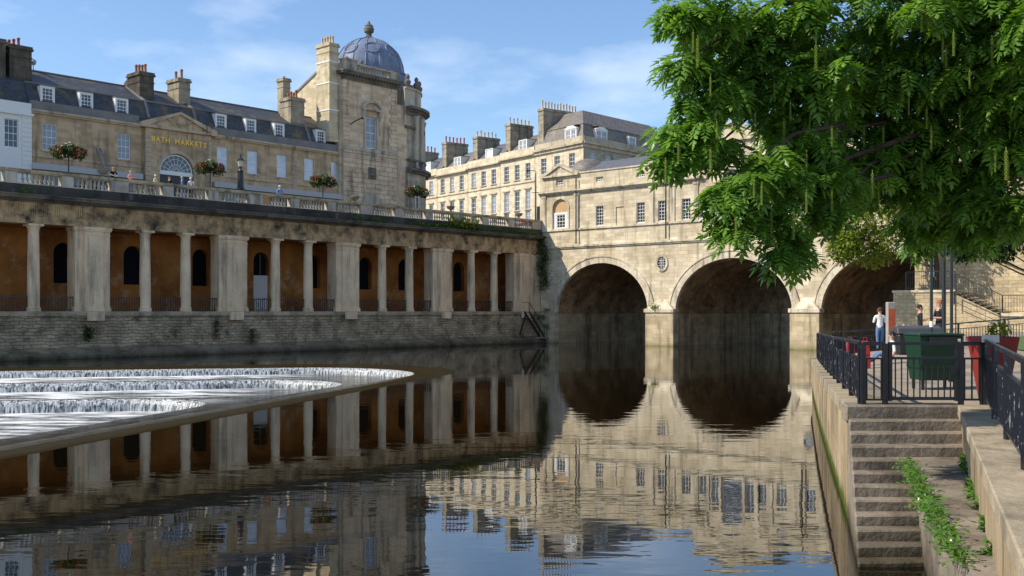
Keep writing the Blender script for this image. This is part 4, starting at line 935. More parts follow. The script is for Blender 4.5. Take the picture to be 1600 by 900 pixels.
m=MB(); m.hull([(xp(15.82),15.82,-2),(xw(15.82)+.1,15.82,-2),(xw(-8)+.1,-8,-2),(xp(-8),-8,-2)],[(xp(15.82),15.82,1.16),(xw(15.82)+.1,15.82,1.16),(xw(-8)+.1,-8,1.16),(xp(-8),-8,1.16)])
struct(m.build('lower_path',M_step))
rw=thing('retaining_wall','low stone retaining wall with wide coping right of the steps','wall',(0,0,0))
m=MB(); m.add([(xw(17),17,-1),(xw(-10),-10,-1),(xw(-10),-10,1.75),(xw(17),17,1.75)],[(0,1,2,3)]); m.build('wall_face',M_quay,rw)
yy=17.0
while yy>-9:
    L=random.uniform(1.3,1.7); a,b=yy,max(yy-L,-10); h=random.uniform(-.008,.008)
    m=MB(); m.hull([(xw(b+.012)-.05,b+.012,1.72),(xw(b+.012)+.62,b+.012,1.72),(xw(a-.012)+.62,a-.012,1.72),(xw(a-.012)-.05,a-.012,1.72)],[(xw(b+.012)-.05,b+.012,1.89+h),(xw(b+.012)+.62,b+.012,1.89+h),(xw(a-.012)+.62,a-.012,1.89+h),(xw(a-.012)-.05,a-.012,1.89+h)])
    m.build('coping_slab',M_cop,rw,bevel=.015); yy-=L
# lawn
m=MB(); vs=[];fs=[]
for i in range(12):
    for j in range(10):
        X=15.2+j*3.0+ (i*.25); Y=22+i*1.9; vs.append((X,Y,zgr(X,Y)+.03+ (.25 if j>0 else 0)))
for i in range(11):
    for j in range(9): fs.append((i*10+j,i*10+j+1,(i+1)*10+j+1,(i+1)*10+j))
m.add(vs,fs); gm,gt,gb=newmat('lawn'); gv=coords(gt,False); gt.links.new(mixc(gt,noise(gt,gv,9,6),(.035,.07,.012),(.09,.15,.03)),gb.inputs['Base Color']); gb.inputs['Roughness'].default_value=.9
bp=N(gt,'ShaderNodeBump'); bp.inputs['Strength'].default_value=.8; gt.links.new(noise(gt,gv,40,4),bp.inputs['Height']); gt.links.new(bp.outputs[0],gb.inputs['Normal'])
struct(m.build('lawn',gm))

# abutment with stairs at the right end of the bridge
M_abut=stone('abutment_rubble',(.60,.49,.32),(.44,.36,.24),(.2,.16,.10),.3,False,(.6,.26,.014),.7,joint=.6,wob=.25)
ab=thing('bridge_abutment','pale rubble stone abutment with platform, stair and half round window','wall',T(44.3,-13,0),TH)
MB().box(0,4.3,0,13,-2,4.76).build('platform_block',M_abut,ab)
m=MB(); facade(m,0,30,1.5,16,[(8.3,12.1,3.2,5.2,True)],4.0,.4); m.box(0,30,4.45,12,-2,16); m.build('back_wall',M_abut,ab)
MB().box(-.06,4.36,-.08,4,4.76,4.92).build('platform_slab',M_bridge2,ab)
window(ab,10.2,3.2,3.8,2.0,4.1,8,1,M_gd,True,False,.08,.16,name='half_round_window')
MB().box(8.3,12.1,3.9,4.08,3.1,3.75).build('white_apron',M_paint,ab)
for k in range(8):
    x=4.36+.38*k; z=4.9-.19*(k+1); m=MB(); m.box(x,x+.40,0,1.6,z-.06,z); m.build('step',M_step,ab); 
m=MB(); m.prism([(4.3,-2),(4.3,4.6),(7.4,3.1),(20,3.1),(20,-2)],.12,4.2); m.build('stair_base',M_abut,ab)
MB().box(7.3,20,-.02,4.1,3.1,3.3).build('landing_slab',M_bridge2,ab)
def rail(m,p,q,n,hgt=1.05,post=.05,bar=.02,mid=False):
    p=Vector(p);q=Vector(q); up=Vector((0,0,hgt)); m.bar(p+up,q+up,.06,.05); m.bar(p+up*.1,q+up*.1,.035)
    if mid: m.bar(p+up*.78,q+up*.78,.04)
    for i in range(n+1): t=p.lerp(q,i/n); m.bar(t+up*.1,t+up*(.78 if mid else 1),bar)
    for t in (p,q): m.bar(t-Vector((0,0,.1)),t+up,post+.02)
m=MB(); rail(m,(.9,.05,4.92),(4.3,.05,4.92),22,1.3); rail(m,(4.36,.05,4.8),(7.4,.05,3.3),18,1.2); rail(m,(7.4,.05,3.3),(14,.05,3.3),36,1.2); rail(m,(4.4,-.4,4.0),(7.4,-.4,2.6),2,.8); m.bar((6.2,3.9,7.0),(9.0,3.9,5.6),.08); m.bar((11.6,3.9,6.2),(11.6,3.9,7.0),.06); m.build('stair_railing',M_iron,ab)
# ------------------------------------------------------------------ iron railings and gate on the terrace
def fence(name,label,pts,mat,gap=.115,hgt=1.02,every=2.2,mid=True):
    o=thing(name,label,'railing',pts[0]); base=Vector(pts[0]); P=[Vector(p)-base for p in pts]
    top=MB(); bars=MB(); up=Vector((0,0,hgt))
    for a,b in zip(P[:-1],P[1:]):
        top.bar(a+up,b+up,.05,.06); top.bar(a+up*.76,b+up*.76,.04,.03); top.bar(a+up*.1,b+up*.1,.04,.03)
        L=(b-a).length; n=max(1,int(L/gap))
        for i in range(n): t=a.lerp(b,(i+.5)/n); bars.bar(t+up*.1,t+up*.76,.022)
        k=max(1,int(round(L/every)))
        for i in range(k+1):
            if i==0 and a is not P[0]: continue
            t=a.lerp(b,i/k); MB().bar(t-Vector((0,0,.05)),t+up,.075).build('post',mat,o)
    top.pieces('rail',mat,o); bars.build('bars',mat,o); return o
def G(x,y,dz=.03): return (x,y,zgr(x,y)+dz)
fence('terrace_railing','navy black railing curving along the quay edge and round the terrace end',[G(5.72,17.15),G(7.5,24),G(9.5,31.6),G(11.6,39.4),G(12.9,44.1),G(13.6,46.0),G(14.5,47.2),G(16.0,47.9),G(18.6,48.4),(24,46.4,2.2),(32,45,2.4)],M_chip)
fence('coping_railing','chipped black railing on the coping in the right foreground',[(7.72,17,1.88),(4.9,9.95,1.88),(2.2,3.1,1.88),(0.9,-.1,1.88)],M_chip,gap=.13,hgt=1.04)
fence('gate_side_railing','short black railing panel left of the gate above the steps',[(5.74,17.08,1.86),(6.1,17.08,1.86)],M_iron)
fence('planter_side_railing','short black railing panel between the gate and the red planter',[(7.34,17.08,1.86),(7.70,17.08,1.86)],M_iron)
gt_=thing('iron_gate','black iron gate closed at the top of the river steps','gate',(6.15,17.08,1.88))
m=MB(); m.bar((.03,0,.06),(.03,0,1.0),.06); m.bar((1.12,0,.06),(1.12,0,1.0),.06); m.bar((0,0,1.0),(1.15,0,1.0),.05); m.bar((.03,0,.76),(1.12,0,.76),.04); m.bar((.03,0,.1),(1.12,0,.1),.05); m.build('gate_frame',M_iron,gt_)
for i in range(10): MB().bar((.12+.1*i,0,.1),(.12+.1*i,0,.76),.018).build('bar',M_iron,gt_)
MB().box(1.02,1.1,-.05,-.02,.5,.62).build('latch',M_iron,gt_)

# ------------------------------------------------------------------ terrace furniture
g=thing('green_waste_bin','large green metal waste bin standing behind the gate','bin',(8.8,21.8,zgr(8.75,21.8)),.03); g.scale=(.9,.8,1)
Mg=plain('green_bin_paint',(.006,.036,.017),.5,var=.25,nscale=3); Md=plain('dark_plastic',(.02,.021,.023),.5)
m=MB(); m.hull([(-.42,-.36,.2),(.45,-.36,.2),(.45,.4,.2),(-.42,.4,.2)],[(-.52,-.5,1.12),(.5,-.5,1.12),(.5,.5,1.12),(-.52,.5,1.12)]); m.build('body',Mg,g,bevel=.02)
m=MB()
for z in (.45,.75): m.hull([(-.47,-.45,z),(.47,-.45,z),(.47,.44,z),(-.47,.44,z)],[(-.48,-.46,z+.06),(.48,-.46,z+.06),(.48,.45,z+.06),(-.48,.45,z+.06)])
m.pieces('rib',Mg,g)
m=MB(); m.hull([(-.54,-.53,1.12),(.52,-.53,1.12),(.52,.52,1.12),(-.54,.52,1.12)],[(-.53,-.52,1.17),(.51,-.52,1.17),(.5,.5,1.17),(-.52,.5,1.17)]); m.build('lid',Mg,g,bevel=.015)
MB().box(-.3,.3,-.565,-.53,.98,1.1).build('lid_front_panel',Md,g);  # dark panel under the lid's front edge
for sx in (-.36,.38):
    for sy in (-.28,.3): MB().box(sx-.03,sx+.03,sy-.03,sy+.03,0,.22).build('leg',Md,g)
MB().box(.36,.42,-.52,-.505,1.0,1.06).build('small_mark',M_paint,g)
p=thing('red_planter','tall tapered red planter with a leafy shrub behind the coping rail','planter',(8.1,17.6,1.86)); p.scale=(.95,.95,1)
m=MB(); m.hull([(-.17,-.17,0),(.17,-.17,0),(.17,.17,0),(-.17,.17,0)],[(-.33,-.33,1.12),(.33,-.33,1.12),(.33,.33,1.12),(-.33,.33,1.12)]); m.build('pot',plain('red_planter_paint',(.24,.022,.016),.55,var=.35,nscale=3),p,bevel=.012)
MB().box(-.29,.29,-.29,.29,1.1,1.125).build('soil',plain('soil',(.03,.022,.015),.95),p)
def leafcloud(n,fn,size,mat,name,parent=None,loc=None,stuff=True,droop=.3):
    P=np.array([fn() for _ in range(n)]); a=rng.uniform(0,2*np.pi,n); tilt=rng.uniform(-.9,.5,n)-droop; s=size*rng.uniform(.6,1.3,n)
    d=np.c_[np.cos(a)*np.cos(tilt),np.sin(a)*np.cos(tilt),np.sin(tilt)]; w=np.c_[-np.sin(a),np.cos(a),rng.normal(0,.35,n)]; w/=np.linalg.norm(w,axis=1)[:,None]
    v=np.stack([P,P+d*s[:,None]*.5+w*s[:,None]*.24,P+d*s[:,None],P+d*s[:,None]*.5-w*s[:,None]*.24],1).reshape(-1,3)
    me=bpy.data.meshes.new(name); f=np.arange(4*n).reshape(-1,4); me.from_pydata(v.tolist(),[],f.tolist()); me.materials.append(mat)
    o=bpy.data.objects.new(name,me); COL.objects.link(o)
    if parent: o.parent=parent
    if loc is not None: o.location=loc
    if stuff and parent: o['kind']='stuff'
    return o
def ball(r,c=(0,0,0),sq=(1,1,1),inner=.5):
    def f():
        d=rng.normal(0,1,3); d/=np.linalg.norm(d); rr=r*(inner+(1-inner)*rng.random()**.5); return np.array(c)+d*rr*np.array(sq)
    return f
L_weed=leafmat('weed_leaf',(.05,.13,.015),(.11,.22,.03)); L_dark=leafmat('dark_leaf',(.015,.05,.012),(.04,.10,.02)); L_yel=leafmat('yellowish_leaf',(.16,.22,.03),(.30,.28,.05)); L_red=leafmat('red_flower',(.55,.02,.015),(.70,.06,.04),.2); L_wht=leafmat('pale_flower',(.7,.68,.6),(.8,.6,.6),.2)
leafcloud(160,ball(.2,(.1,0,1.25),(1,1,.8)),.13,L_yel,'shrub',p)
sg=MB().box(-.13,.13,-.03,.03,0,.12).build('small_grey_sign',plain('grey_sign',(.5,.5,.5),.5,var=.2,nscale=30)); sg.location=(7.78,16.98,2.9); tag(sg,'small grey sign box fixed on the rail in front of the red planter','sign')
def lamp_pole(x,y,h,r,label):
    o=thing('metal_pole',label,'pole',(x,y,zgr(x,y)),0,'dark poles on the terrace')
    m=MB(); m.lathe([(r*2,0),(r*2,.05),(r*1.5,.1),(r*1.4,.9),(r,1.0),(r*.9,h-.3)],n=10); m.build('shaft',M_iron,o,smooth=True)
    m=MB(); m.tube([(0,0,h-.3),(0,0,h),(-.3,0,h+.2),(-.6,0,h+.15)],r*.5); m.build('arm',M_iron,o); MB().lathe([(.05,.1),(.16,.04),(.2,-.04),(.05,-.1)],-.62,0,10,z0=h+.1).build('lamp_head',M_iron,o)
    return o
q_=lamp_pole(10.75,26,5.4,.055,'thick dark pole behind the green bin, middle of three'); lamp_pole(12.85,32,5.0,.05,'thin dark pole left of the middle one, with a white sticker'); lamp_pole(10.1,24,5.0,.038,'thin dark pole nearest the red planter, rightmost of three')
MB().lathe([(.058,0),(.058,.18)],n=10).build('sticker',M_paint,[o for o in bpy.data.objects if o.name.startswith('metal_pole.001')][0],(0,0,1.1))
ip=thing('info_pillar','grey pillar with orange graphic panel beside the man in white','pillar',(14.5,40,zgr(14.5,40)))
MB().box(-.15,.15,-.13,.13,0,2.0).build('post',plain('weathered_grey_wood',(.30,.29,.27),.8,var=.35,nscale=5),ip,bevel=.02); MB().box(-.13,.13,-.14,-.131,.9,1.75).build('orange_panel',plain('orange_graphic',(.42,.09,.03),.6,var=.7,nscale=3),ip)
for (x,y,w,l) in ((13.75,35.5,.5,'dark rounded bin left of the two people in dark clothes'),):
    o=thing('dark_bin',l,'bin',(x,y,zgr(x,y)))
    m=MB(); m.hull([(-.7,-.3,.1),(.7,-.3,.1),(.7,.3,.1),(-.7,.3,.1)],[(-.75,-.35,.8),(.75,-.35,.8),(.75,.35,.8),(-.75,.35,.8)]); m.build('body',Md,o,bevel=.05)
    m=MB(); m.prismx([(-.36,.81),(-.3,1.0),(0,1.1),(.3,1.0),(.36,.81)],-.76,.76); m.build('lid',plain('grey_lid',(.06,.062,.065),.4),o,bevel=.03)
for dx_,l in ((-.2,'red bag behind the quay railing, left one of two'),(.25,'red bag behind the quay railing, right one of two')):
    o=thing('red_bag',l,'bag',(10.3+dx_,31.2,zgr(10.3,31.2)),0,'red bags behind the quay railing')
    m=MB(); m.hull([(-.14,-.09,0),(.14,-.09,0),(.15,.09,0),(-.14,.09,0)],[(-.15,-.07,.4),(.15,-.07,.4),(.15,.07,.4),(-.15,.07,.4)]); m.hull([(-.15,-.07,.401),(.15,-.07,.401),(.15,.07,.401),(-.15,.07,.401)],[(-.11,-.03,.85),(.11,-.03,.85),(.11,.03,.85),(-.11,.03,.85)]); m.build('bag_body',plain('red_cloth',(.4,.02,.025),.7),o,bevel=.03)
    m=MB(); m.tube([(-.06,0,.85),(-.05,0,.95),(.05,0,.95),(.06,0,.85)],.012,5); m.build('handle',MATS['red_cloth'],o)

# ------------------------------------------------------------------ people
SK=plain('skin',(.52,.30,.21),.55,var=.08)
def cloth(n,c): return plain(n,c,.8,var=.2,nscale=12)
def person(label,loc,rz,h,top,bot,hair,pose='stand',arms='down',bald=False):
    root=thing('person',label,'person',loc,rz); k=h/1.75
    V=[];E_=[];Rr=[];cl=[]
    def j(p,r,par,c):
        V.append(p);Rr.append(r);cl.append(c)
        if par is not None: E_.append((par,len(V)-1))
        return len(V)-1
    lean=(-.0 if pose!='lean' else -.22)
    zs=0 if pose!='sit' else -.75
    pv=j((0,0,.95+zs),.135,None,'b'); sp=j((0,lean*.4,1.14+zs),.125,pv,'t'); ch=j((0,lean*.8,1.35+zs),.15,sp,'t'); nk=j((0,lean*1.1,1.5+zs),.058,ch,'s'); hb=j((0,lean*1.2-.012,1.585+zs),.078,nk,'s'); hd=j((0,lean*1.25-.015,1.66+zs),.092,hb,'s'); j((0,lean*1.25,1.725+zs),.06,hd,'s')
    for s in (-1,1):
        if pose=='sit':
            hp=j((s*.1,-.04,.92+zs),.1,pv,'b'); kn=j((s*.16,-.42,.98+zs+.1),.07,hp,'b'); an=j((s*.15,-.62,.10),.045,kn,'b'); j((s*.15,-.8,.05),.04,an,'k')
        else:
            st=s*.03
            hp=j((s*.095,0,.9),.098,pv,'b'); kn=j((s*.1,-.03+st,.5),.068,hp,'b'); an=j((s*.11,.02+st*2,.09),.045,kn,'b'); j((s*.12,-.15+st*2,.04),.042,an,'k')
        sh=j((s*.19,lean*.9,1.42+zs),.068,ch,'t')
        if arms=='down': el=(s*.25,.04,1.14+zs);wr=(s*.24,-.08,.92+zs);hn=(s*.235,-.11,.85+zs);f=(0,-.02,-.08)
        elif arms=='fold': el=(s*.26,-.04+lean,1.14+zs);wr=(s*.08,-.26+lean,1.16+zs);hn=(s*.02,-.29+lean,1.18+zs);f=(-s*.07,-.02,.02)
        elif arms=='rail': el=(s*.27,-.12+lean,1.16+zs);wr=(s*.14,-.36+lean,1.06+zs);hn=(s*.08,-.40+lean,1.05+zs);f=(-s*.05,-.04,-.03)
        elif arms=='phone': el=(s*.25,-.03,1.15+zs);wr=(s*.1,-.27,1.26+zs);hn=(s*.06,-.31,1.31+zs);f=(-s*.03,-.03,.06)
        el_=j(el,.046,sh,'t'); wr_=j(wr,.032,el_,'s'); hn_=j(hn,.036,wr_,'s')
        fv=Vector(f); sd_=fv.cross(Vector((0,0,1)) if abs(fv.z)<.06 else Vector((0,1,0))).normalized()
        for q in range(4):
            b=Vector(hn)+sd_*(.024*(q-1.5)); e=b+fv*(.8+.15*(q in(1,2))); j(tuple(e),.009,hn_,'s')
        j(tuple(Vector(hn)+sd_*.06+fv*.35),.010,hn_,'s')
    me=bpy.data.meshes.new('body'); me.from_pydata([tuple(c*k for c in p) for p in V],E_,[])
    o=bpy.data.objects.new('body',me); COL.objects.link(o)
    sm=o.modifiers.new('skin','SKIN'); sm.use_smooth_shade=True
    sv=me.skin_vertices[0].data
    for i,r in enumerate(Rr): sv[i].radius=(r*k,r*k*(.72 if cl[i] in 'tb' and i<3 else 1)); sv[i].use_root=(i==0)
    ss=o.modifiers.new('sub','SUBSURF'); ss.levels=1; ss.render_levels=1
    dg=bpy.context.evaluated_depsgraph_get(); m2=bpy.data.meshes.new_from_object(o.evaluated_get(dg)); bpy.data.objects.remove(o)
    m2.materials.clear()
    for mt in (SK,top,bot,cloth('dark_shoe',(.02,.02,.022))): m2.materials.append(mt)
    A=np.array([V[a] for a,b in E_])*k; B=np.array([V[b] for a,b in E_])*k; ec=[cl[b] if not(cl[b]=='s' and cl[a]=='t' and a!=ch) else 's' for a,b in E_]
    for pl_ in m2.polygons:
        c=np.array(pl_.center); d=B-A; t=np.clip(((c-A)*d).sum(1)/(d*d).sum(1),0,1); i=int(np.argmin(np.linalg.norm(A+d*t[:,None]-c,axis=1)))
        pl_.material_index={'s':0,'t':1,'b':2,'k':3}[ec[i]]
    b=bpy.data.objects.new('body',m2); COL.objects.link(b); b.parent=root
    hc=(0,(lean*1.25-.005)*k,(1.675+zs)*k)
    # hair cap and face
    hm=MB()
    if not bald: hm.lathe([(.108,-.03),(.112,.02),(.098,.07),(.06,.105),(.01,.118)],0,.018,12); hm.v=[(x*k,(y if y>0 else y*.8)*k,z*k) for x,y,z in hm.v]; hm.build('hair',cloth('hair_'+hair[0],hair[1]),root,hc,smooth=True)
    fm=MB()
    fm.hull([(-.016,-.09,-.05),(.016,-.09,-.05),(.008,-.09,0),(-.008,-.09,0)],[(-.006,-.118,-.045),(.006,-.118,-.045),(.003,-.1,0),(-.003,-.1,0)])
    for s in (-1,1): fm.box(s*.095-.012,s*.095+.012,-.015,.02,-.045,.02)
    fm.v=[tuple(c*k for c in q) for q in fm.v]; fm.build('face_features',SK,root,hc)
    em=MB()
    for s in (-1,1): em.box(s*.036-.011,s*.036+.011,-.097,-.086,-.008,.004)
    em.box(-.025,.025,-.096,-.084,-.075,-.067); em.v=[tuple(c*k for c in q) for q in em.v]; em.build('eyes_and_mouth',cloth('eye_dark',(.05,.02,.02)),root,hc)
    return root
BR=('brown',(.05,.03,.018)); GI=('ginger',(.30,.09,.03)); WH=('white',(.65,.63,.6)); DK=('dark',(.015,.012,.01)); GY=('grey',(.4,.39,.38))
wt=cloth('white_tshirt',(.75,.75,.74)); jean=cloth('blue_jeans',(.10,.17,.32)); navy=cloth('navy_top',(.012,.013,.02)); blk=cloth('black_trousers',(.015,.015,.017)); pink=cloth('pink_top',(.7,.28,.25)); blu=cloth('blue_shirt',(.12,.25,.55)); lb=cloth('light_blue_shirt',(.25,.52,.75)); yl=cloth('pale_yellow_top',(.6,.58,.35))
def gl(x,y,dz=.02): return (x,y,zgr(x,y)+dz)
person('man in white t-shirt and blue jeans standing at the terrace rail',gl(16.2,46),math.pi,1.86,wt,jean,BR,'stand','phone')
person('person in dark navy top facing right behind the green bin',gl(14.85,38),1.3,1.72,navy,blk,DK,'stand','phone')
person('ginger haired man in dark jacket facing left by the dark pole',gl(15.75,38.5),-1.4,1.82,navy,blk,GI,'stand','fold')
person('person in white top and jeans sitting on the ground behind the railing',gl(12.0,33),-1.7,1.7,wt,jean,DK,'sit','down')
pp=T(44.3+2.4,-12.0,4.92); person('person in light blue shirt on the abutment platform',pp,.6,1.72,lb,blk,DK,'stand','down')
FR=TH+R90
def tp(v,back=.9): return T(-1-back,-v,ZG)
person('bald man in black shirt leaning on the balustrade below the ladder',tp(48.7,.2),FR,1.8,navy,blk,BR,'lean','rail',True)
person('person in pink top leaning on the balustrade',tp(47.1,.3),FR,1.66,pink,jean,GY,'stand','fold')
person('white haired person in pale yellow top behind the balustrade',tp(44.7),FR+.5,1.66,yl,blk,WH,'stand','down')
person('person in dark jacket behind the balustrade under the fan window',tp(43.5),FR-1.2,1.66,navy,blk,BR,'stand','down')
person('person in blue shirt behind the balustrade beside the one in white',tp(42.4),FR+1,1.74,blu,jean,GY,'stand','down')
person('white haired person in white top left of the red flower stand',tp(41.8,.6),FR+2.6,1.68,wt,blk,WH,'stand','down')
person('white haired person in blue shirt walking behind the balustrade near the lamp',tp(33.0),FR+2.9,1.85,blu,blk,WH,'stand','down')

# ------------------------------------------------------------------ street furniture above the colonnade
def basket(v,label,seed):
    o=thing('flower_stand',label,'flowers',T(-1.0,-v,ZG),0,'flower stands along the balustrade')
    m=MB(); m.tube([(0,0,0),(0,0,2.6)],.05); m.tube([(-.75,0,2.35),(0,0,2.15),(.75,0,2.35)],.03); m.build('post',M_iron,o)
    for s in (-.65,0,.65):
        c=(s*math.cos(.5),s*math.sin(.5),2.55+(.2 if s==0 else 0))
        leafcloud(520,ball(.62,c,(1,1,.85)),.22,L_dark,'foliage',o)
        leafcloud(80 if s else 20,ball(.62,(c[0],c[1]-.1,c[2]+.1),(.8,1,.7),.9),.19,L_red if s else L_wht,'blossom',o)
    leafcloud(50,ball(.9,(0,0,2.5),(1,1,.6),.8),.12,L_wht,'pale_blossom',o)
basket(52.1,'red and white flower stand in front of the market hall, leftmost of four',1); basket(40.4,'red flower stand right of the market entrance',2); basket(29.0,'mostly green flower stand between the lamp and the gallery',3); basket(17.6,'bright red and white flower stand by the gallery corner',4)
lp=thing('street_lamp','black ornate street lamp standing on the balustrade','street lamp',T(-.3,-38.0,3.42+H+2+1.76))
m=MB(); m.lathe([(.42,0),(.42,.15),(.3,.25),(.27,.4),(.24,1.55),(.28,1.62),(.16,1.7),(.09,1.8),(.09,1.95),(.17,2.02)],n=8); m.build('pedestal',M_iron,lp)
MB().lathe([(.16,2.02),(.25,2.5),(.25,2.52)],n=6).build('lantern_glass',plain('lantern_glass',(.55,.5,.38),.2),lp); MB().lathe([(.3,2.5),(.3,2.56),(.14,2.75),(.05,2.8),(.07,2.9),(.02,3.1)],n=6).build('lantern_cap',M_iron,lp)
ld=thing('ladder','grey metal ladder leaning on the market wall behind the bald man','ladder',T(-11.3,-43.6,ZG),FR)
m=MB()
for s in (-.2,.2): m.bar((s,-1.6,0),(s-.9,.9,5.3),.07)
m.pieces('stile',plain('aluminium',(.25,.26,.28),.4,.5),ld)
for i in range(16): t=(i+.5)/16; MB().bar((-.2-.9*t,-1.6+2.5*t,5.3*t),(.2-.9*t,-1.6+2.5*t,5.3*t),.04).build('rung',MATS['aluminium'],ld)
sl_=thing('street_lamp_post','tall black lamp post at the street corner left of the bridge','street lamp',T(-2.2,1.5,ZG))
m=MB(); m.lathe([(.16,0),(.13,.8),(.08,1.0),(.06,6.3)],n=8); m.build('shaft',M_iron,sl_); m=MB(); m.tube([(0,0,6.3),(0,0,6.6),(-.8,0,6.7)],.04); m.tube([(-.45,0,4.2),(.45,0,4.2)],.04); m.build('arm',M_iron,sl_); MB().lathe([(.05,.1),(.2,0),(.2,-.06),(.05,-.12)],-.9,0,8,z0=6.65).build('lamp_head',M_iron,sl_)
rc=thing('red_awning','small red shop awning low on the terrace fronts','awning',T(-8.6,9.0,ZG+2.0),RW)
m=MB(); m.prismx([(0,0),(-1.4,-.5),(-1.4,-.75),(0,-.3)],-2.6,1.4); m.build('canopy',plain('red_awning',(.42,.03,.035),.6),rc)
bb=MB().box(-.7,.7,-.05,.05,0,3.4).build('sign_board',M_iron); bb.location=T(-8.6,9.0,ZG)+Vector((.592*2.4+.806*1.2*-1,-.806*2.4-.592*1.2,0)); bb.rotation_euler=(0,0,RW); tag(bb,'tall dark board standing beside the red awning','board')

# ------------------------------------------------------------------ weeds and ivy
def weeds(label,cat,pts,n,r,size,mat,sq=(1,1,.6),name='weed_clump',extra=None):
    o=thing(name,label,cat,pts[0]); b=np.array(pts[0])
    P=np.array(pts)
    def f():
        i=rng.integers(len(P)); return P[i]-b+rng.normal(0,1,3)*r*np.array(sq)
    leafcloud(n,f,size,mat,'foliage',o,droop=-.2)
    if extra: leafcloud(extra[0],f,size*.5,extra[1],'small_flowers',o)
def line(p,q,n): return [tuple(np.array(p)+(np.array(q)-np.array(p))*t) for t in np.linspace(0,1,n)]
weeds('green flowering weeds growing along the left edge of the lower path','weeds',line((5.66,14.9,1.2),(4.0,9.4,1.2),16),1700,.075,.075,L_weed,(.7,2.0,.75),extra=(90,L_wht))
weeds('green weeds at the foot of the retaining wall','weeds',[q for q in line((6.72,15.5,1.2),(4.42,9.6,1.2),17) if rng.random()<.6],620,.05,.10,L_weed,(.7,1,.8))
weeds('ivy hanging down where the colonnade meets the bridge','ivy',[tuple(T(.5+.3*math.sin(i),-.45,6.2+i*.42)) for i in range(13)],2600,.38,.22,L_dark,(.9,.9,1.1),name='ivy')
weeds('grass and weeds sprouting along the cornice below the balustrade','weeds',[tuple(T(.45,-v,11.75)) for v in np.r_[np.arange(1.5,20,.35),np.arange(23,27,.6),[31,55.5,56]]],2600,.2,.22,L_weed,(1,1,.8))
weeds('tall green weeds in front of the balustrade by the gallery flowers','weeds',[tuple(T(.4,-v,12.3)) for v in np.arange(10.5,14.5,.3)],700,.25,.3,L_yel,(1,1,1.3))
weeds('fern growing from the river wall at far left','fern',[tuple(T(.2,-51.2,2.2-.15*i)) for i in range(6)],320,.2,.25,L_dark,name='fern')
weeds('plant strip on the river wall left of the white door','weeds',[tuple(T(.15,-40.6,1.3+.25*i)) for i in range(6)],230,.14,.2,L_dark)
weeds('plant strip on the river wall below and right of the nearby bracket block','weeds',[tuple(T(.15,-37.2,.9+.25*i)) for i in range(5)],200,.14,.2,L_dark)
weeds('weeds at the bridge corner above the river steps','weeds',[tuple(T(1.0,-.5,3.6)),tuple(T(.5,-.6,2.8)),tuple(T(1.2,-.5,1.8))],300,.22,.2,L_weed)
weeds('small weed tuft on the bridge pier between the first two arches','weeds',[tuple(T(14.9,-.6,4.0)),tuple(T(15.3,-.6,3.9))],140,.2,.2,L_weed)

# ------------------------------------------------------------------ the big overhanging tree
def leaf_template(pairs=5,L=1.0,wl=.40,droop=.5):
    V=[];Fc=[]
    def leaflet(base,d,up,l,w):
        d=d/np.linalg.norm(d); s=np.cross(d,up); s/=np.linalg.norm(s); n=np.cross(s,d)
        o=len(V); V.extend([base,base+d*l*.45+s*w-n*.03,base+d*l,base+d*l*.45-s*w-n*.03,base+d*l*.45+n*.012]); Fc.extend([(o,o+1,o+4),(o+1,o+2,o+4),(o+2,o+3,o+4),(o+3,o,o+4)])
    for i in range(pairs):
        t=.16+.76*i/(pairs-1); p=np.array([t*L,0,-droop*t*t]); ta=np.array([1,0,-2*droop*t]); l=wl*(.75+.5*math.sin(math.pi*(t*.8+.15)))
        for s in (-1,1): leaflet(p,np.array([.45,s*.95,-.25])+ta*.25,np.array([0,0,1.]),l,l*.22)
    leaflet(np.array([L*.95,0,-droop*.9]),np.array([1,0,-2*droop]),np.array([0,0,1.]),wl*1.1,wl*.24)
    return np.array(V),np.array(Fc)
TV,TF=leaf_template()
blobs=[(1110,30,14.5,62),(1075,25,14,38),(1085,95,14.5,42),(1120,150,14.5,58),(1085,205,14,46),(1060,238,14,30),(1115,225,14.5,42),(1150,85,15,65),(1200,40,15,75),(1190,130,15,60),(1220,190,15.5,50),
 (1290,40,15,90),(1390,40,15.5,95),(1500,40,15.5,100),(1590,50,15,90),(1270,130,15,75),(1350,140,16,85),(1440,140,16,90),(1540,140,15.5,90),(1600,160,15,70),
 (1250,230,15,65),(1320,230,16,75),(1400,230,16.5,80),(1490,230,16,80),(1570,240,15.5,65),(1190,290,14,44),(1150,320,13.5,36),(1140,360,13.5,24),(1230,310,14.5,58),(1210,360,14,40),(1235,400,14,32),(1290,320,15,60),(1280,362,14.5,36),
 (1350,300,16,62),(1440,310,16,65),(1500,315,16,62),(1555,330,15.5,52),(1600,340,15,45),(1420,370,17,38),(1465,375,17,36),(1520,370,16,36),(1335,330,17,34),(1430,405,18,24),
 (1045,18,14,18),(1050,95,14,16),(1058,150,14,18),(1040,205,14,16),(1028,240,13.8,13),(1112,335,13.4,14),(1135,388,13.4,13),(1215,425,13.8,16),(1245,430,14,14),(1170,378,13.6,13)]
pos=[];dirs=[];sc=[];tips=[]
blobs=[(x+8,y-(0 if y<=285 else 36 if x<1300 else 34 if x<1500 else 14),D,r) for x,y,D,r in blobs]
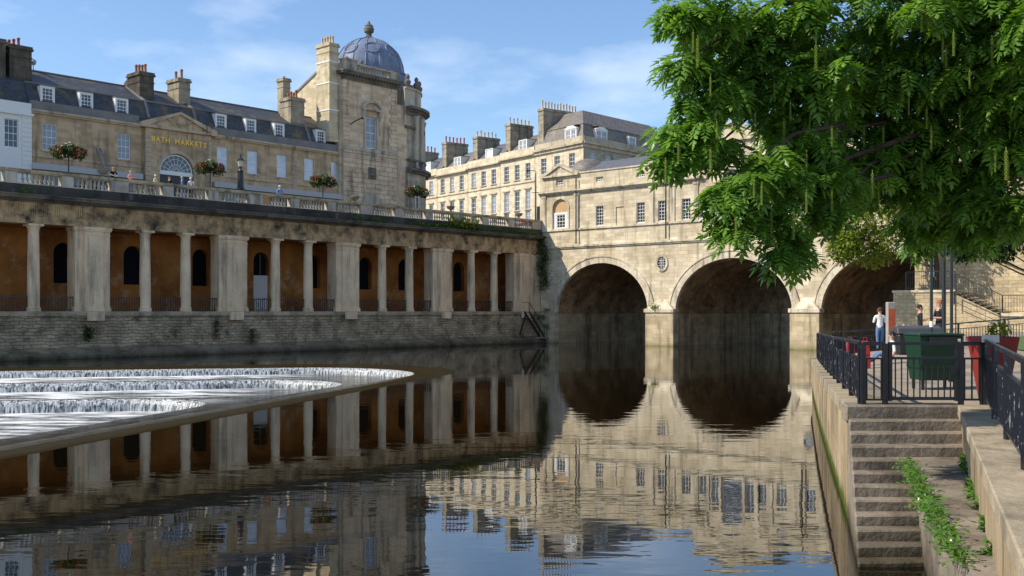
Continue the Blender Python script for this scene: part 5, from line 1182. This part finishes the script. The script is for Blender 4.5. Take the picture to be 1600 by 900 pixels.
for (bx_,by_,D,r) in blobs:
    c=np.array(at(bx_,by_,D)); rm=max(7,r-22)*D/F; nt_=int(4+48*(r*D/F/.8)**2)
    for _ in range(nt_):
        d=rng.normal(0,1,3); d/=np.linalg.norm(d); rr=rm*rng.random()**.38
        p=c+d*rr*np.array([1,1.9,.92])
        out=np.array([-.75,-.35,-.15])*.8+d*.7+rng.normal(0,.25,3); tips.append(p)
        for q in range(rng.integers(5,8)):
            a=2*np.pi*q/6+rng.uniform(-.3,.3); h=math.atan2(out[1],out[0])+a*.62-1.6+rng.normal(0,.2) if rng.random()<.75 else rng.uniform(0,2*np.pi)
            pos.append(p+rng.normal(0,.06,3)); dirs.append((h,rng.uniform(-.75,.25)+out[2]*.2,rng.normal(0,.3))); sc.append(rng.uniform(.20,.37))
# high crown above the frame, shading the steps
for (X,Y,Z,r,n) in [(3.6,15.2,10.4,1.2,60),(5.0,15,11.4,1.7,110),(7.5,15.5,11.4,2.4,190),(10.5,16.5,11,2.6,200),(12.5,17.5,8,2.6,200),(12,19.5,6.0,2.0,110),(9.5,18.5,9,2.2,150)]:
    for _ in range(n):
        d=rng.normal(0,1,3); d/=np.linalg.norm(d); p=np.array([X,Y,Z])+d*r*rng.random()**.4
        for q in range(5): pos.append(p+rng.normal(0,.08,3)); dirs.append((rng.uniform(0,2*np.pi),rng.uniform(-.7,.3),rng.normal(0,.3))); sc.append(rng.uniform(.28,.44))
pos=np.array(pos);dirs=np.array(dirs);sc=np.array(sc)
def rotm(h,p,r):
    ch,sh,cp,sp,cr,sr=np.cos(h),np.sin(h),np.cos(p),np.sin(p),np.cos(r),np.sin(r); o=np.zeros((len(h),3,3))
    f=np.stack([ch*cp,sh*cp,sp],1); s=np.stack([-sh,ch,0*h],1); u=np.cross(f,s)
    s2=s*cr[:,None]+u*sr[:,None]; u2=u*cr[:,None]-s*sr[:,None]; return np.stack([f,s2,u2],2)
RM=rotm(*dirs.T)
tree=thing('broadleaf_tree','large green tree with feathery leaves and hanging catkins overhanging from the right','tree',(10.2,17.2,1.84)); tb=np.array(tree.location)
L_tree=leafmat('tree_leaf',(.024,.085,.010),(.20,.35,.055),.42,.38)
bigsel=np.argsort(pos[:,1]*1.0+rng.random(len(pos))*1.5+np.where(pos[:,2]>8.0,50,0))[:300]; mask=np.ones(len(pos),bool); mask[bigsel]=False
lv=MB(); lv.v=[tuple(v) for v in TV]; lv.f=[tuple(int(i) for i in f) for f in TF]; lme=lv.mesh('leaf',L_tree)
for i in bigsel:
    o=bpy.data.objects.new('leaf',lme); COL.objects.link(o); o.parent=tree; M=Matrix([list(RM[i][k]*sc[i])+[pos[i][k]-tb[k]] for k in range(3)]+[[0,0,0,1]]); o.matrix_local=M
idx=np.where(mask)[0]
AV=(np.einsum('nij,vj->nvi',RM[idx]*sc[idx][:,None,None],TV)+(pos[idx]-tb)[:,None,:]).reshape(-1,3)
AF=(TF[None]+ (np.arange(len(idx))*len(TV))[:,None,None]).reshape(-1,3)
cme_=bpy.data.meshes.new('crown'); cme_.vertices.add(len(AV)); cme_.vertices.foreach_set('co',AV.ravel()); cme_.loops.add(AF.size); cme_.loops.foreach_set('vertex_index',AF.ravel().astype(np.int32)); cme_.polygons.add(len(AF)); cme_.polygons.foreach_set('loop_start',np.arange(0,AF.size,3,dtype=np.int32)); cme_.update(calc_edges=True); cme_.validate()
cme_.materials.append(L_tree); cr=bpy.data.objects.new('crown',cme_); COL.objects.link(cr); cr.parent=tree; cr['kind']='stuff'
M_bark=stone('bark',(.10,.075,.055),(.055,.042,.032),(.03,.025,.02),.4,True,None,.9,nscale=4)
def rel(p): return Vector(p)-Vector(tb)
m=MB(); m.tube([rel((10.2,17.2,1.6)),rel((10.1,17.1,3.2)),rel((9.7,16.8,4.8)),rel((9.2,16.5,6.2)),rel((8.6,16.2,7.8)),rel((8.3,16.0,9.6)),rel((8.2,16,11.5))],[.48,.38,.34,.30,.24,.17,.08],12); m.build('trunk',M_bark,tree,smooth=True)
for pts,r in (([(9.2,16.5,6.2),(7.5,15.8,7.4),(5.6,15.2,8.0),(3.6,14.6,7.7),(2.5,14.2,6.9)],.13),([(9.6,16.7,5.0),(8.0,16.2,5.8),(6.2,15.6,6.1),(4.8,15.0,5.6),(4.0,14.5,4.9)],.11),([(8.6,16.2,7.8),(7.0,15.7,9.4),(5.6,15.3,10.6),(4.6,15.1,11.2)],.12),([(9.7,16.8,4.8),(8.4,17.2,5.2),(7.2,17.4,5.0),(6.4,17.6,4.4)],.07),([(9.9,17,4.2),(11,18,6),(12.2,18.4,7.6)],.14)):
    m=MB(); n=len(pts); m.tube([rel(p) for p in pts],[r*(.8-.68*i/(n-1)) for i in range(n)],8); m.build('limb',M_bark,tree,smooth=True)
for (bx_,by_,D,r) in blobs[:43:2]:
    c=Vector(at(bx_,by_,D+.3)); c0=Vector((max(c.x+1.6,4.0),c.y+.8,c.z+.9)); md=(c+c0)/2+Vector((0,0,.25))
    m=MB(); m.tube([rel(c0),rel(md),rel(c),rel(c+Vector((-.5,-.25,-.35)))],[.035,.026,.016,.006],5); m.build('branch',M_bark,tree)
M_cat=leafmat('catkin_green',(.20,.27,.04),(.30,.36,.07),.25)
def catm():
    m=MB()
    for i in range(16):
        z=-i*.026; 
        for q in range(4): a=q*R90+i*.7; m.add([(0,0,z),(.022*math.cos(a-.4),.022*math.sin(a-.4),z-.012),(.03*math.cos(a),.03*math.sin(a),z-.028),(.022*math.cos(a+.4),.022*math.sin(a+.4),z-.012)],[(0,1,2,3)])
    m.tube([(0,0,.05),(0,0,-.4)],.005,4); return m.mesh('catkin',M_cat)
ck=catm(); cx_=[(1083,50),(1090,60),(1290,55),(1275,70),(1473,60),(1490,50),(1478,75),(1420,155),(1448,170),(1363,270),(1373,285),(1385,280),(1572,235),(1575,250),(1225,190),(1265,185),(1210,130),(1180,180),(1188,215),(1240,45),(1330,10),(1410,15),(1440,10),(1110,235),(1040,250),(1120,190),(1178,280),(1190,290),(1455,200),(1300,200),(1235,160),(1555,240),(1350,200),(1240,330),(1260,300),(1205,330),(1140,370),(1150,340),(1500,170),(1060,225),(1410,120),(1550,60),(1515,110),(1330,120),(1300,300),(1380,200),(1440,250),(1470,280),(1260,240),(1110,120)]
for (px_,py_) in cx_:
    nd=min((D for bx2,by2,D,r in blobs if math.hypot(bx2-px_,by2-py_)<r*1.25),default=14.5)
    p=at(px_,py_,nd-1.25*rng.uniform(.4,1)); o=inst(ck,'catkin',tree,rel(p),rng.uniform(0,6)); o.scale=[rng.uniform(.5,.95)]*3
# further trees
def bgtree(label,base,top,rad,n,mat,size,blobs_):
    t=thing('leafy_tree',label,'tree',base); b=np.array(base)
    m=MB(); m.tube([(0,0,-.3),(.1,0,2),(0,.2,top-base[2])],[.25,.2,.06],8); m.build('trunk',M_bark,t,smooth=True)
    m=MB()
    for c,r in blobs_: m.tube([(0,.05,min(1.8,c[2]-b[2]-.5)),tuple((np.array(c)-b)*.6+np.array([0,0,.6])),tuple(np.array(c)-b)],[.035,.025,.01],5)
    m.build('limb',M_bark,t)
    def f():
        c,r=blobs_[rng.integers(len(blobs_))]; d=rng.normal(0,1,3); d/=np.linalg.norm(d); return np.array(c)-b+d*r*rng.random()**.4
    leafcloud(n,f,size,mat,'crown',t,droop=.2)
bgtree('yellow green tree behind the overhanging foliage by the third arch',tuple(T(46.0,-9.5,4.8)),9,2,11000,leafmat('sunny_leaf',(.10,.17,.02),(.26,.30,.05),.4),.32,[((24.2,75,9.8),1.9),((26,75,8.2),1.7),((23.6,74,8.0),1.3),((27.5,75,11),2.2),((30.5,75,11.5),2.4)])
bgtree('small leaved dark tree in front of the abutment wall',(17.5,31,1.9),7,1.6,7000,L_dark,.15,[((15.2,30,5.55),.75),((14.0,30,5.3),.5),((13.0,30,5.25),.45),((12.4,29,5.5),.55),((14.4,29,5.9),.8)])
bgtree('dark green tree standing right of the abutment',(44,66,2),14,4,5000,L_weed,.5,[((42,66,11),4),((47,66,12),4.5),((38,69,12.5),3.5),((36,68,15),3.5)])
